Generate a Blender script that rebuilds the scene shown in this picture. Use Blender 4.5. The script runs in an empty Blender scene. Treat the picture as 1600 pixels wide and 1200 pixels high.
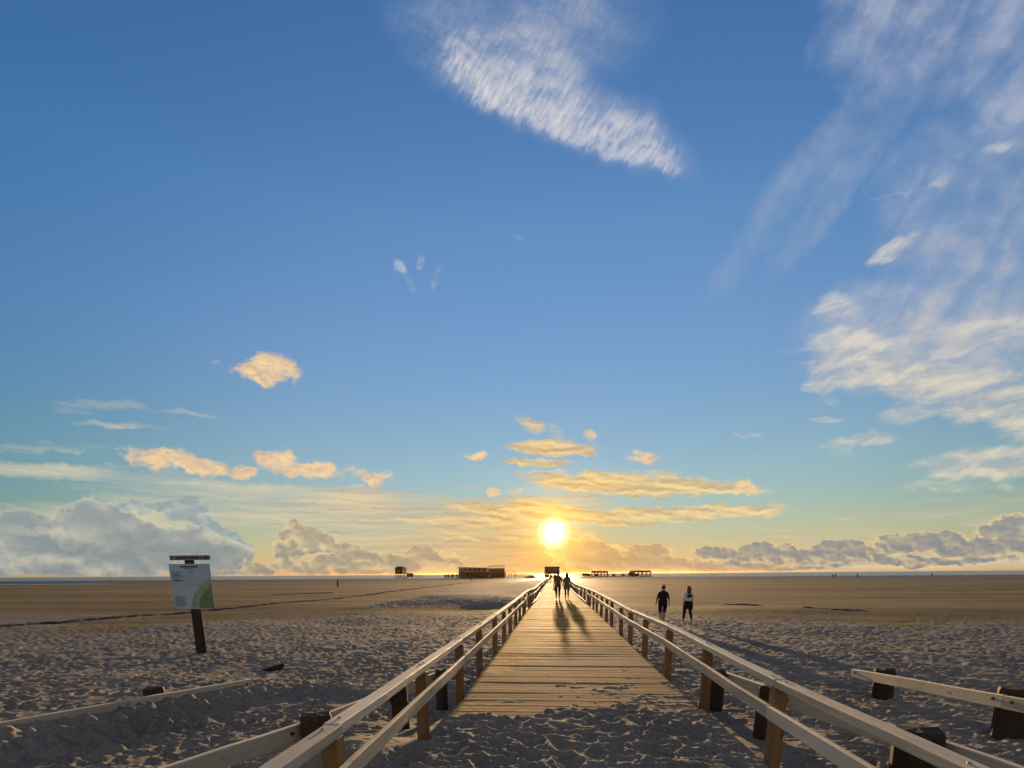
import bpy, bmesh, math, random
import numpy as np
from mathutils import Matrix, Vector

random.seed(7)
RNG = np.random.default_rng(11)
R = math.radians
scene = bpy.context.scene
COL = scene.collection

# ------------------------------------------------------------------ camera
EYE = 1.65                       # eye above the deck boards; the deck surface is z = 0
FPX, PCX, PCY = 801.0, 800.0, 1066.0
cam = bpy.data.cameras.new('camera')
camera = bpy.data.objects.new('camera', cam)
COL.objects.link(camera)
scene.camera = camera
cam.sensor_width = 36.0
cam.lens = 36.0 * FPX / 1600.0
cam.shift_y = (PCY - 600.0) / 1600.0
cam.clip_start = 0.05
cam.clip_end = 40000.0
CAM_ROT = (Matrix.Rotation(0.0819035, 4, 'Z') @ Matrix.Rotation(math.pi / 2 + R(-11.9294), 4, 'X')
           @ Matrix.Rotation(R(-0.40679), 4, 'Z'))
camera.matrix_world = Matrix.Translation((0, 0, EYE)) @ CAM_ROT


def ray(px, py):
    """world direction seen at a point of the 1600 x 1200 photograph"""
    v = CAM_ROT.to_3x3() @ Vector(((px - PCX) / FPX, -(py - PCY) / FPX, -1.0))
    return v.normalized()


def at(px, py, z):
    """ground point at height z seen at a point of the photograph"""
    d = ray(px, py)
    t = (z - EYE) / d.z
    return Vector((d.x * t, d.y * t, z))


# ------------------------------------------------------------------ light
SUN_EL, SUN_AZ = R(4.25), R(-0.1)          # azimuth from +Y towards +X
SUN_DIR = Vector((math.sin(SUN_AZ) * math.cos(SUN_EL), math.cos(SUN_AZ) * math.cos(SUN_EL), math.sin(SUN_EL)))
sun = bpy.data.lights.new('sun', 'SUN')
sun_lamp = bpy.data.objects.new('sun', sun)
COL.objects.link(sun_lamp)
sun_lamp.rotation_euler = SUN_DIR.to_track_quat('Z', 'Y').to_euler()
sun.energy = 5.0
sun.angle = R(0.6)
sun.color = (1.0, 0.64, 0.31)

world = bpy.data.worlds.new('World')
scene.world = world
world.use_nodes = True
world.cycles.sampling_method = 'MANUAL'
world.cycles.sample_map_resolution = 1024
scene.view_settings.view_transform = 'Standard'
scene.view_settings.look = 'None'
scene.view_settings.gamma = 1.0
scene.view_settings.exposure = 0.8
scene.view_settings.use_curve_mapping = False
scene.cycles.use_denoising = True
scene.cycles.use_adaptive_sampling = True
scene.cycles.adaptive_threshold = 0.012
scene.cycles.adaptive_min_samples = 16
scene.cycles.max_bounces = 6
scene.cycles.diffuse_bounces = 3
scene.cycles.glossy_bounces = 3
scene.cycles.volume_bounces = 0
scene.cycles.sample_clamp_direct = 4.0
scene.cycles.sample_clamp_indirect = 3.0
scene.cycles.caustics_reflective = False
scene.cycles.caustics_refractive = False


# ---- a little expression language for shader maths
class S:
    nt = None

    def __init__(self, sock):
        self.s = sock

    @staticmethod
    def op(kind, *args, clamp=False):
        n = S.nt.nodes.new('ShaderNodeMath')
        n.operation = kind
        n.use_clamp = clamp
        for i, a in enumerate(args):
            if isinstance(a, S):
                S.nt.links.new(a.s, n.inputs[i])
            else:
                n.inputs[i].default_value = a
        return S(n.outputs[0])

    def __add__(a, b): return S.op('ADD', a, b)
    def __radd__(a, b): return S.op('ADD', b, a)
    def __sub__(a, b): return S.op('SUBTRACT', a, b)
    def __rsub__(a, b): return S.op('SUBTRACT', b, a)
    def __mul__(a, b): return S.op('MULTIPLY', a, b)
    def __rmul__(a, b): return S.op('MULTIPLY', b, a)
    def __truediv__(a, b): return S.op('DIVIDE', a, b)
    def __pow__(a, b): return S.op('POWER', a, b)
    def max(a, b): return S.op('MAXIMUM', a, b)
    def min(a, b): return S.op('MINIMUM', a, b)
    def clamp(a): return S.op('MINIMUM', S.op('MAXIMUM', a, 0.0), 1.0)


def smooth(x, lo, hi, a=0.0, b=1.0):
    n = S.nt.nodes.new('ShaderNodeMapRange')
    n.interpolation_type = 'SMOOTHSTEP'
    n.clamp = False      # smoothstep clamps by itself
    S.nt.links.new(x.s, n.inputs[0])
    for i, v in enumerate((lo, hi, a, b)):
        n.inputs[1 + i].default_value = v
    return S(n.outputs[0])


def link(src, sock):
    if isinstance(src, S):
        S.nt.links.new(src.s, sock)
    elif isinstance(src, (tuple, list)):
        sock.default_value = tuple(src) + ((1.0,) if len(src) == 3 and len(sock.default_value) == 4 else ())
    else:
        sock.default_value = src


def mixc(fac, a, b, mode='MIX'):
    n = S.nt.nodes.new('ShaderNodeMix')
    n.data_type = 'RGBA'
    n.blend_type = mode
    n.clamp_factor = True
    link(fac, n.inputs[0])
    link(a, n.inputs[6])
    link(b, n.inputs[7])
    return S(n.outputs[2])


def addc(a, fac, b):
    o = mixc(fac, a, b, 'ADD')
    o.s.node.clamp_factor = False
    return o


def vmath(kind, a, b=None):
    n = S.nt.nodes.new('ShaderNodeVectorMath')
    n.operation = kind
    link(a, n.inputs[0])
    if b is not None:
        if kind == 'SCALE':
            link(b, n.inputs[3])
        else:
            link(b, n.inputs[1])
    return S(n.outputs['Value'] if kind in ('LENGTH', 'DOT_PRODUCT', 'DISTANCE') else n.outputs[0])


def noise(vec, scale=1.0, detail=4.0, rough=0.5, dist=0.0, dims='3D', color=False):
    n = S.nt.nodes.new('ShaderNodeTexNoise')
    n.noise_dimensions = dims
    link(vec, n.inputs['Vector'])
    n.inputs['Scale'].default_value = scale
    n.inputs['Detail'].default_value = detail
    n.inputs['Roughness'].default_value = rough
    n.inputs['Distortion'].default_value = dist
    return S(n.outputs['Color' if color else 'Fac'])


def ramp(x, stops, interp='LINEAR'):
    n = S.nt.nodes.new('ShaderNodeValToRGB')
    n.color_ramp.interpolation = interp
    e = n.color_ramp.elements
    while len(e) < len(stops):
        e.new(0.5)
    for i, (p, c) in enumerate(stops):
        e[i].position = p
        e[i].color = tuple(c) + (1.0,)
    link(x, n.inputs[0])
    return S(n.outputs[0])


def lin(*c):
    return tuple((v / 255.0 / 12.92) if v < 10.3 else ((v / 255.0 + 0.055) / 1.055) ** 2.4 for v in c)


# ------------------------------------------------------------------ sky
SKY_GAIN = 2.0 ** -0.8            # the sky's level for the exposure above


def sky_point(px, py):
    d = ray(px, py)
    return Vector((math.atan2(d.x, d.y), d.z / math.hypot(d.x, d.y)))


def sky_frame(px, py, rx, ry, rot):
    """rows of the affine map that takes (azimuth, tan elevation, 1) to a cloud's own u, v"""
    c, s = math.cos(R(rot)), math.sin(R(rot))
    a1 = (sky_point(px + rx * c, py + rx * s) - sky_point(px - rx * c, py - rx * s)) / 2
    a2 = (sky_point(px + ry * s, py - ry * c) - sky_point(px - ry * s, py + ry * c)) / 2
    p = sky_point(px, py)
    m = Matrix(((a1.x, a2.x), (a1.y, a2.y))).inverted()
    o = m @ p
    return (m[0][0], m[0][1], -o.x), (m[1][0], m[1][1], -o.y)


def build_sky():
    nt = world.node_tree
    S.nt = nt
    nt.nodes.clear()
    STR = 0.15
    K = SKY_GAIN / STR
    sky = nt.nodes.new('ShaderNodeTexSky')
    sky.sky_type = 'NISHITA'
    sky.sun_disc = False
    sky.sun_elevation = SUN_EL
    sky.sun_rotation = SUN_AZ
    sky.air_density, sky.dust_density, sky.ozone_density = 1.0, 0.0, 4.0
    tc = nt.nodes.new('ShaderNodeTexCoord')
    D = S(tc.outputs['Generated'])
    sep = nt.nodes.new('ShaderNodeSeparateXYZ')
    link(D, sep.inputs[0])
    X, Y, Z = (S(o) for o in sep.outputs)
    A = S.op('ARCTAN2', X, Y)
    T = Z / S.op('SQRT', X * X + Y * Y + 1e-5)
    comb = nt.nodes.new('ShaderNodeCombineXYZ')
    link(A, comb.inputs[0])
    link(T, comb.inputs[1])
    comb.inputs[2].default_value = 1.0
    P = S(comb.outputs[0])
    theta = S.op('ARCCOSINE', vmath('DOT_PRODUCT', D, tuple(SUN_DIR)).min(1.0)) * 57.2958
    warm = S.op('EXPONENT', theta * -0.06)        # 1 at the sun, 0.3 at 20 degrees
    hot = S.op('EXPONENT', theta * -0.16)
    # clear air: the measured sky gets warmer and paler towards the horizon than pure air
    g = ramp((T / 0.8).clamp(), GRADE)
    clear = mixc(1.0, S(sky.outputs[0]), g, 'MULTIPLY')
    clear = mixc(1.0, clear, (4.0 * SKY_GAIN,) * 3, 'MULTIPLY')

    def c_(*v):
        return tuple(x * K for x in lin(*v))

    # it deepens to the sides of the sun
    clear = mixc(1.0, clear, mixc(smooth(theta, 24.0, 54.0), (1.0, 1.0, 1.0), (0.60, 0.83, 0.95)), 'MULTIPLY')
    # sky out of view is paled and warmed to make ambient light neutral
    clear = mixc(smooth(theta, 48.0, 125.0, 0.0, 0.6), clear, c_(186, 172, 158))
    # low air in the sun's quarter of the sky is golden
    low = smooth(T, -0.01, 0.13, 1.0, 0.0)
    clear = mixc(low * (warm * 0.8 + 0.42).clamp() * 0.85, clear, mixc((hot * 1.2).clamp(), c_(196, 188, 160), c_(216, 146, 46)))

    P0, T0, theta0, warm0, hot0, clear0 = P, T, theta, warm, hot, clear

    def over(col, alpha, cc):
        return mixc(alpha.clamp(), col, cc)

    def tile(a0, a1, t0, t1, eps):
        """the clouds that reach into one window of the sky, as a node group of their own"""
        outer = (P0, T0, theta0, warm0, hot0, clear0)
        nt = bpy.data.node_groups.new('sky_window', 'ShaderNodeTree')
        S.nt = nt
        for nm, ty in (('P', 'Vector'), ('T', 'Float'), ('theta', 'Float'), ('warm', 'Float'), ('hot', 'Float'), ('clear', 'Color')):
            nt.interface.new_socket(nm, in_out='INPUT', socket_type='NodeSocket' + ty)
        nt.interface.new_socket('sky', in_out='OUTPUT', socket_type='NodeSocketShader')
        gi, go = nt.nodes.new('NodeGroupInput'), nt.nodes.new('NodeGroupOutput')
        P, T, theta, warm, hot, clear = (S(o) for o in gi.outputs[:6])

        def uv(vec, px, py, rx, ry, rot=0):
            a, b = sky_frame(px, py, rx, ry, rot)
            return vmath('DOT_PRODUCT', vec, a), vmath('DOT_PRODUCT', vec, b)

        def frame(vec, *args):
            u, v = uv(vec, *args)
            n = nt.nodes.new('ShaderNodeCombineXYZ')
            link(u, n.inputs[0])
            link(v, n.inputs[1])
            return S(n.outputs[0])

        def warp(scale, amp, detail=3.0):
            cb = nt.nodes.new('ShaderNodeCombineXYZ')
            link((noise(P, scale * eps, detail, 0.6, dims='2D') - 0.5) * amp, cb.inputs[0])
            link((noise(vmath('ADD', P, (3.7 * eps, 1.9, 0.0)), scale, detail, 0.6, dims='2D') - 0.5) * amp, cb.inputs[1])
            return vmath('ADD', P, S(cb.outputs[0]))

        cache = {}

        def W(k):
            if k == 0:
                return P
            if k not in cache:
                cache[k] = warp(*((9.0, 0.045, 2.0), (28.0, 0.020, 2.0), (16.0, 0.055, 3.0), (55.0, 0.008, 2.0))[k - 1])
            return cache[k]

        def near(lst):
            out = []
            for b in lst:
                px, py, rx, ry = b[:4]
                r = max(rx, ry) if (len(b) > 4 and abs(b[4]) > 8) else None
                ex, ey = (r or rx) * 1.5, (r or ry) * 1.5
                q = [sky_point(px + sx * ex, min(py + sy * ey, 1050)) for sx in (-1, 0, 1) for sy in (-1, 0, 1)]
                m = 0.035
                if (min(v.x for v in q) - m < a1 and max(v.x for v in q) + m > a0
                        and min(v.y for v in q) - m < t1 and max(v.y for v in q) + m > t0):
                    out.append(b)
            return out

        def blobs(wk, lst):
            out = None
            for b in lst:
                px, py, rx, ry = b[:4]
                rot = b[4] if len(b) > 4 else 0
                w = b[5] if len(b) > 5 else 1.0
                u, v = uv(W(wk), px, py, rx * 1.5, ry * 1.5, rot)
                d = smooth(u * u + v * v, 0.0, 1.0, w, 0.0)
                out = d if out is None else out.max(d)
            return out

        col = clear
        # --- high cirrus wedge with fine ribs
        lst = near([(912, 196, 150, 58, 31, 1.0), (800, 125, 120, 95, 25, 1.0), (1015, 248, 50, 26, 28, 0.9),
                    (850, 40, 140, 95, 0, 0.62), (720, 40, 90, 80, 0, 0.45)])
        if lst:
            body = blobs(1, lst)
            v = uv(W(2), 905, 232, 170, 60, 20)[1]
            edge = smooth(v, -0.28, 0.25)
            inner = smooth(v, 0.2, 2.2, 1.0, 0.4)
            ribs = noise(frame(W(4), 900, 220, 34, 7.0, -60), 1.0, 4.0, 0.6, 0.2, dims='2D')
            soft = noise(frame(W(1), 900, 220, 90, 45, 10), 1.0, 4.0, 0.6, dims='2D')
            dens = body * edge * (1.0 - inner * smooth(ribs, 0.25, 0.75, 0.5, 0.0)) * (0.62 + 0.5 * smooth(soft, 0.25, 0.7)) * (0.55 + 0.5 * inner)
            col = over(col, dens * 0.88, mixc(smooth(dens, 0.1, 0.7), c_(150, 168, 196), c_(214, 211, 214)))

        # --- cirrus veil on the right, combed down towards the left
        lst = near([(1400, 50, 100, 120, 10, 0.85), (1590, 110, 90, 230, 0, 0.7), (1235, 300, 190, 30, -52, 0.32),
                    (1330, 260, 190, 26, -55, 0.34), (1500, 330, 120, 120, 0, 0.55), (1460, 520, 180, 75, 0, 0.95),
                    (1540, 460, 120, 140, 0, 0.7), (1720, 300, 150, 400, 0, 0.6)])
        if lst:
            veil = blobs(3, lst)
            comb_n = noise(frame(W(1), 1400, 250, 190, 40, -58), 1.0, 3.0, 0.5, 0.2, dims='2D')
            puff_n = noise(frame(W(2), 1400, 250, 70, 50, 0), 1.0, 4.0, 0.6, dims='2D')
            dv = veil * (0.42 + 0.65 * smooth(comb_n, 0.25, 0.75)) * (0.5 + 0.7 * smooth(puff_n, 0.25, 0.75))
            col = over(col, dv * 1.0, mixc(smooth(T, 0.2, 0.6), c_(190, 190, 192), c_(172, 180, 200)))

        # --- torn altocumulus and small wisps
        lst = near([(1340, 560, 80, 48, 0, 0.95), (1440, 595, 150, 34, 14, 0.95), (1550, 622, 120, 38, 4, 0.95),
                    (1282, 600, 26, 14, 0, 0.75), (1480, 530, 130, 36, -10, 0.6), (1395, 388, 46, 12, -28, 0.9),
                    (1302, 482, 30, 20, -15, 0.75), (1468, 284, 20, 7, -35, 0.7), (1562, 228, 34, 8, -14, 0.6), (1440, 296, 90, 4, -14, 0.3),
                    (1345, 688, 58, 10, -10, 0.75), (1290, 657, 30, 5, 0, 0.7), (1310, 705, 26, 14, 30, 0.45),
                    (1555, 722, 120, 24, -4, 0.95), (1500, 760, 90, 9, 0, 0.5), (1163, 679, 22, 4, 0, 0.55),
                    (1295, 622, 18, 8, 20, 0.4), (1250, 552, 40, 6, 5, 0.35), (1650, 640, 120, 60, 0, 0.9), (1430, 640, 60, 20, -16, 0.6),
                    (625, 418, 7, 15, -22, 0.6), (637, 440, 6, 30, -35, 0.42), (658, 412, 4, 12, 0, 0.5), (682, 434, 7, 22, 20, 0.36), (806, 371, 13, 7, 30, 0.42)])
        if lst:
            wis = blobs(2, lst)
            wn = noise(frame(W(4), 1400, 600, 95, 30, -14), 1.0, 6.0, 0.62, 0.3, dims='2D')
            wn2 = noise(frame(W(4), 1408, 584, 95, 30, -14), 1.0, 6.0, 0.62, 0.3, dims='2D')
            dw = wis + (wn - 0.5) * 1.2
            aw = smooth(dw, 0.12, 1.15)
            rel = ((wn - wn2) * 3.2 + 0.5).clamp()
            col = over(col, aw * 0.74 * smooth(wis, 0.0, 0.25), mixc(rel, c_(186, 184, 184), mixc(smooth(T, 0.2, 0.5), c_(240, 222, 190), c_(222, 220, 214))))

        # --- pale thin streaks, and the banded stratus round the sun
        lst = near([(155, 634, 75, 13, 0, 0.6), (215, 664, 110, 5, 0, 0.5), (270, 644, 90, 4, 8, 0.4),
                    (120, 738, 220, 13, 2, 0.55), (430, 775, 240, 18, 3, 0.65), (620, 800, 300, 32, 0, 0.75), (900, 790, 60, 18, 0, 0.6),
                    (330, 800, 240, 28, 0, 0.5), (700, 850, 260, 38, 0, 0.7), (120, 880, 200, 18, 0, 0.7),
                    (1250, 835, 170, 12, 0, 0.45), (1500, 795, 180, 24, 0, 0.4), (1440, 772, 50, 4, 24, 0.4),
                    (1330, 808, 30, 4, 0, 0.5), (1400, 880, 330, 16, 0, 0.85), (60, 700, 150, 6, 0, 0.3), (380, 760, 60, 5, 0, 0.6),
                    (560, 765, 50, 4, 0, 0.6), (725, 760, 26, 4, 0, 0.55)])
        if lst:
            thin = blobs(2, lst)
            sn = noise(frame(W(4), 600, 800, 190, 11, 0), 1.0, 5.0, 0.62, 0.0, dims='2D')
            sn2 = noise(frame(W(4), 600, 804, 190, 11, 0), 1.0, 5.0, 0.62, 0.0, dims='2D')
            big = noise(frame(P, 600, 800, 260, 46, 0), 1.0, 2.0, 0.5, 0.0, dims='2D')
            ds = thin + (sn - 0.5) * 1.3 + (big - 0.5) * 0.8
            asx = smooth(ds, 0.15, 1.0) * smooth(thin, 0.0, 0.25)
            srel = ((sn2 - sn) * 2.6 + (big - 0.5) * 1.2 + 0.5).clamp()
            scol = mixc(warm, mixc(srel, c_(176, 182, 176), c_(230, 218, 184)), mixc(srel, c_(206, 148, 68), c_(240, 186, 88)))
            col = over(col, asx * 0.9, scol)

        # --- golden bars over the sun
        lst = near([(862, 700, 66, 12, 3, 0.9), (830, 664, 24, 12, 25, 0.6), (868, 678, 22, 14, 40, 0.5), (919, 684, 12, 10, 0, 0.6),
                    (845, 722, 52, 6, 0, 0.8), (846, 738, 40, 5, 0, 0.7), (985, 757, 150, 17, 2, 1.0), (1120, 766, 90, 7, 2, 0.8),
                    (1010, 740, 60, 8, 0, 0.6), (1090, 800, 130, 11, 0, 0.95), (990, 806, 90, 11, -2, 0.85), (860, 796, 60, 13, 12, 1.0),
                    (800, 800, 120, 9, 5, 0.9), (740, 815, 140, 10, 0, 0.7), (950, 815, 70, 6, 0, 0.8), (790, 840, 120, 5, 0, 0.7),
                    (1030, 812, 60, 8, 0, 0.7), (720, 832, 90, 5, 0, 0.5)])
        if lst:
            bars = blobs(2, lst)
            bn = noise(frame(W(4), 950, 770, 70, 11, 3), 1.0, 5.0, 0.62, 0.2, dims='2D')
            bn2 = noise(frame(W(4), 950, 775, 70, 11, 3), 1.0, 5.0, 0.62, 0.2, dims='2D')
            db = bars + (bn - 0.5) * 1.4
            ab = smooth(db, 0.2, 0.85) * smooth(bars, 0.0, 0.2)
            brel = ((bn2 - bn) * 3.0 + 0.55).clamp()
            bcol = mixc(hot.clamp(), mixc(brel, c_(190, 176, 146), c_(248, 220, 158)), mixc(brel, c_(222, 160, 70), c_(250, 206, 112)))
            col = over(col, ab * 0.95, bcol)

        # --- small peach cumulus
        lst = near([(424, 580, 44, 24, 4, 1.0), (360, 572, 26, 7, 10, 0.45), (262, 718, 62, 15, 6, 0.95), (318, 730, 36, 15, 0, 1.0),
                    (382, 737, 22, 11, 0, 0.85), (436, 722, 34, 17, 8, 1.0), (490, 734, 52, 12, 4, 1.0), (548, 737, 24, 11, 0, 0.8),
                    (593, 748, 26, 13, 0, 0.9), (745, 711, 24, 6, 0, 0.8), (1006, 714, 22, 8, 5, 0.8), (1166, 760, 22, 7, 0, 0.85),
                    (770, 768, 13, 6, 0, 0.75), (802, 765, 12, 6, 0, 0.75), (1072, 804, 26, 9, 0, 0.75), (985, 714, 8, 4, 0, 0.5)])
        if lst:
            puffs = blobs(2, lst)
            pn = noise(frame(W(4), 420, 650, 38, 21, 0), 1.0, 6.0, 0.66, 0.2, dims='2D')
            pn2 = noise(frame(W(4), 417, 658, 38, 21, 0), 1.0, 6.0, 0.66, 0.2, dims='2D')
            dp = puffs + (pn - 0.5) * 2.4
            ap = smooth(dp, 0.22, 0.95) * smooth(puffs, 0.0, 0.25)
            prel = ((pn2 - pn) * 3.0 + 0.6).clamp()
            col = over(col, ap * 0.97, mixc(prel, c_(208, 180, 156), c_(252, 216, 160)))

        # --- cumulus banks standing on the horizon, lit from behind
        def bank(col, lst, px, py, cell, core_far, core_near, rim_far, rim_near, seed, soft=0.16, rim_k=0.9):
            lst = near(lst)
            if not lst:
                return col
            base = blobs(3 if cell > 30 else 2, lst)
            n1 = noise(frame(W(4), px + seed, py, cell, cell * 0.62, 0), 1.0, 5.0, 0.55, 0.15, dims='2D')
            n2 = noise(frame(W(4), px + seed - 4, py + cell * 0.2, cell, cell * 0.62, 0), 1.0, 5.0, 0.55, 0.15, dims='2D')
            d = base + (n1 - 0.5) * 1.25
            a = smooth(d, 0.27, 0.27 + soft) * smooth(base, 0.0, 0.2)
            up = ((n2 - n1) * 3.4 + 0.45).clamp()
            rim = smooth(d, 0.3, 0.66, rim_k, 0.0) * smooth(T, 0.005, 0.04)
            lit = (rim + up * smooth(d, 0.4, 1.2, 0.8, 0.2)).clamp()
            core = mixc(1.0, mixc(warm, core_far, core_near), mixc(smooth(T, 0.0, 0.09), (0.74, 0.80, 0.86), (1.0, 1.0, 1.0)), 'MULTIPLY')
            return over(col, a * 0.95, mixc(lit, core, mixc(warm, rim_far, rim_near)))

        col = bank(col, [(290, 796, 55, 18, 10, 0.85), (220, 788, 40, 14, 0, 0.6), (345, 838, 44, 16, 24, 0.85)], 250, 800, 40,
                   c_(142, 162, 170), c_(190, 176, 150), c_(184, 192, 184), c_(240, 212, 160), 0, 0.35, 0.5)
        col = bank(col, [(150, 828, 50, 52, 0, 1.1), (40, 850, 130, 55, 0, 0.8), (215, 845, 80, 36, 14, 1.15), (290, 866, 90, 34, 8, 1.15),
                         (120, 885, 300, 22, 0, 0.85), (-150, 860, 200, 60, 0, 0.8), (355, 872, 30, 26, 10, 0.9)], 100, 850, 66,
                   c_(142, 154, 158), c_(186, 172, 146), c_(214, 208, 188), c_(255, 226, 166), 300, 0.42, 0.6)
        col = bank(col, [(482, 843, 40, 18, 10, 0.95), (445, 860, 26, 14, 0, 0.7), (545, 864, 46, 12, 8, 0.95), (640, 874, 56, 15, 0, 0.95),
                         (540, 886, 160, 10, 0, 0.95), (420, 886, 60, 9, 0, 0.7), (700, 872, 26, 10, 0, 0.6)], 500, 860, 34,
                   c_(158, 158, 148), c_(212, 172, 118), c_(226, 208, 164), c_(252, 206, 128), 40, 0.25, 0.7)
        col = bank(col, [(925, 868, 62, 24, 12, 1.15), (965, 880, 90, 17, 0, 1.1), (1012, 867, 34, 15, 0, 1.05), (1060, 882, 90, 10, 0, 1.0),
                         (1140, 886, 130, 7, 0, 0.85)], 950, 870, 30,
                   c_(156, 154, 152), c_(234, 180, 104), c_(222, 198, 152), c_(255, 214, 120), 77, 0.2)
        col = bank(col, [(1130, 864, 44, 10, 0, 0.95), (1195, 862, 52, 12, 0, 1.05), (1245, 866, 40, 10, 0, 1.0), (1310, 858, 52, 12, 0, 1.05),
                         (1375, 862, 36, 9, 0, 0.9), (1440, 848, 72, 14, 0, 1.1), (1520, 862, 70, 11, 0, 1.0), (1572, 824, 46, 14, -6, 1.0),
                         (1570, 850, 60, 14, 0, 1.05), (1330, 876, 280, 7, 0, 0.7), (1680, 840, 120, 34, 0, 1.0), (1850, 860, 200, 40, 0, 1.0)], 1300, 860, 26,
                   c_(146, 150, 152), c_(170, 156, 138), c_(224, 200, 152), c_(240, 204, 138), 13, 0.22, 1.0)

        # the sun itself with its aureole
        if a0 < 0.5 and a1 > -0.5 and t0 < 0.5:
            col = addc(col, S.op('EXPONENT', theta * -0.24) * 0.20, c_(255, 178, 60))
        if a0 < 0.15 and a1 > -0.15 and t0 < 0.19:
            col = addc(col, S.op('EXPONENT', theta * -0.62) * 1.5, c_(255, 206, 96))
            col = addc(col, smooth(theta, 0.0, 2.0, 2.6, 0.0), c_(255, 232, 180))
        n = nt.nodes.new('ShaderNodeBackground')
        link(col, n.inputs[0])
        n.inputs[1].default_value = STR
        nt.links.new(n.outputs[0], go.inputs[0])
        S.nt = world.node_tree
        gn = S.nt.nodes.new('ShaderNodeGroup')
        gn.node_tree = nt
        for k, o in enumerate(outer):
            link(o, gn.inputs[k])
        return gn.outputs[0]

    def split(coord, cut, lo, hi):
        m = nt.nodes.new('ShaderNodeMixShader')
        link(S.op('GREATER_THAN', coord, cut), m.inputs[0])
        nt.links.new(lo, m.inputs[1])
        nt.links.new(hi, m.inputs[2])
        return m.outputs[0]

    eps = [1.0]

    def tree(a, t):
        """windows of the sky: only the clouds near a direction are worked out for it"""
        if len(t) > 2:
            k = len(t) // 2
            return split(T, t[k], tree(a, t[:k + 1]), tree(a, t[k:]))
        if len(a) > 2:
            k = len(a) // 2
            return split(A, a[k], tree(a[:k + 1], t), tree(a[k:], t))
        eps[0] += 1e-6
        return tile(a[0], a[1], t[0], t[1], eps[0])

    cuts = [-9.0, -1.25, -0.62, -0.40, -0.18, 0.02, 0.2, 0.38, 0.56, 1.25, 9.0]
    out = nt.nodes.new('ShaderNodeOutputWorld')
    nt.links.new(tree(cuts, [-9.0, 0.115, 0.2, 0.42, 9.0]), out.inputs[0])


# ratio of the sky in the photograph to clear air, by tan(elevation) / 0.8
GRADE = [(0.0, (0.46, 0.26, 0.16)), (0.09, (0.49, 0.297, 0.192)), (0.22, (0.65, 0.38, 0.263)), (0.476, (0.74, 0.45, 0.374)),
         (0.718, (0.70, 0.49, 0.42)), (0.84, (0.63, 0.46, 0.42)), (1.0, (0.60, 0.45, 0.42))]
build_sky()


# ------------------------------------------------------------------ helpers
def tag(o, label=None, cat=None, group=None, kind=None):
    for k, v in (('label', label), ('category', cat), ('group', group), ('kind', kind)):
        if v:
            o[k] = v
    return o


def empty(name, loc, rz=0.0):
    o = bpy.data.objects.new(name, None)
    COL.objects.link(o)
    o.empty_display_size = 0.2
    o.location = loc
    o.rotation_euler[2] = rz
    return o


class MB:
    """collects boxes, bars and tubes and links them as one mesh object"""

    def __init__(self):
        self.v, self.f, self.m = [], [], []

    def add(self, verts, faces, mi=0):
        b = len(self.v)
        self.v += [tuple(p) for p in verts]
        self.f += [tuple(b + i for i in f) for f in faces]
        self.m += [mi] * len(faces)
        return self

    def box(self, c, s, rz=0.0, mi=0):
        c, h = Vector(c), Vector(s) / 2
        ca, sa = math.cos(rz), math.sin(rz)
        pts = []
        for z in (-1, 1):
            for x, y in ((-1, -1), (1, -1), (1, 1), (-1, 1)):
                lx, ly = x * h.x, y * h.y
                pts.append((c.x + lx * ca - ly * sa, c.y + lx * sa + ly * ca, c.z + z * h.z))
        return self.add(pts, [(3, 2, 1, 0), (4, 5, 6, 7), (0, 1, 5, 4), (1, 2, 6, 5), (2, 3, 7, 6), (3, 0, 4, 7)], mi)

    def bar(self, p, q, w, h, mi=0, up=(0, 0, 1)):
        """a squared beam from p to q, w across and h deep along up"""
        p, q, up = Vector(p), Vector(q), Vector(up)
        d = (q - p).normalized()
        s = d.cross(up).normalized()
        u = s.cross(d).normalized()
        pts = []
        for e in (p, q):
            for a, b in ((-1, -1), (1, -1), (1, 1), (-1, 1)):
                pts.append(e + s * (a * w / 2) + u * (b * h / 2))
        return self.add(pts, [(0, 1, 2, 3), (7, 6, 5, 4), (4, 5, 1, 0), (5, 6, 2, 1), (6, 7, 3, 2), (7, 4, 0, 3)], mi)

    def tube(self, p, q, r0, r1=None, n=10, mi=0, cap=True, rough=0.0):
        p, q = Vector(p), Vector(q)
        r1 = r0 if r1 is None else r1
        d = (q - p).normalized()
        a = d.orthogonal().normalized()
        b = d.cross(a)
        k = [1 + random.uniform(-rough, rough) for _ in range(n)]
        pts = [e + (a * math.cos(t) + b * math.sin(t)) * (r * k[i])
               for e, r in ((p, r0), (q, r1)) for i, t in ((i, 2 * math.pi * i / n) for i in range(n))]
        fs = [(i, (i + 1) % n, n + (i + 1) % n, n + i) for i in range(n)]
        if cap:
            fs += [tuple(range(n - 1, -1, -1)), tuple(range(n, 2 * n))]
        return self.add(pts, fs, mi)

    def mesh(self, name, mats, bevel=0.0, smooth_=False):
        me = bpy.data.meshes.new(name)
        me.from_pydata(self.v, [], self.f)
        for m in (mats if isinstance(mats, (list, tuple)) else [mats]):
            me.materials.append(m)
        me.polygons.foreach_set('material_index', self.m)
        if bevel:
            bm = bmesh.new()
            bm.from_mesh(me)
            bmesh.ops.bevel(bm, geom=bm.edges[:], offset=bevel, segments=1, affect='EDGES', profile=0.5)
            bm.to_mesh(me)
            bm.free()
        if smooth_:
            me.polygons.foreach_set('use_smooth', [True] * len(me.polygons))
        me.update()
        return me

    def build(self, name, mats, parent=None, bevel=0.0, smooth_=False):
        return place(name, self.mesh(name, mats, bevel, smooth_), parent)


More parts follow.
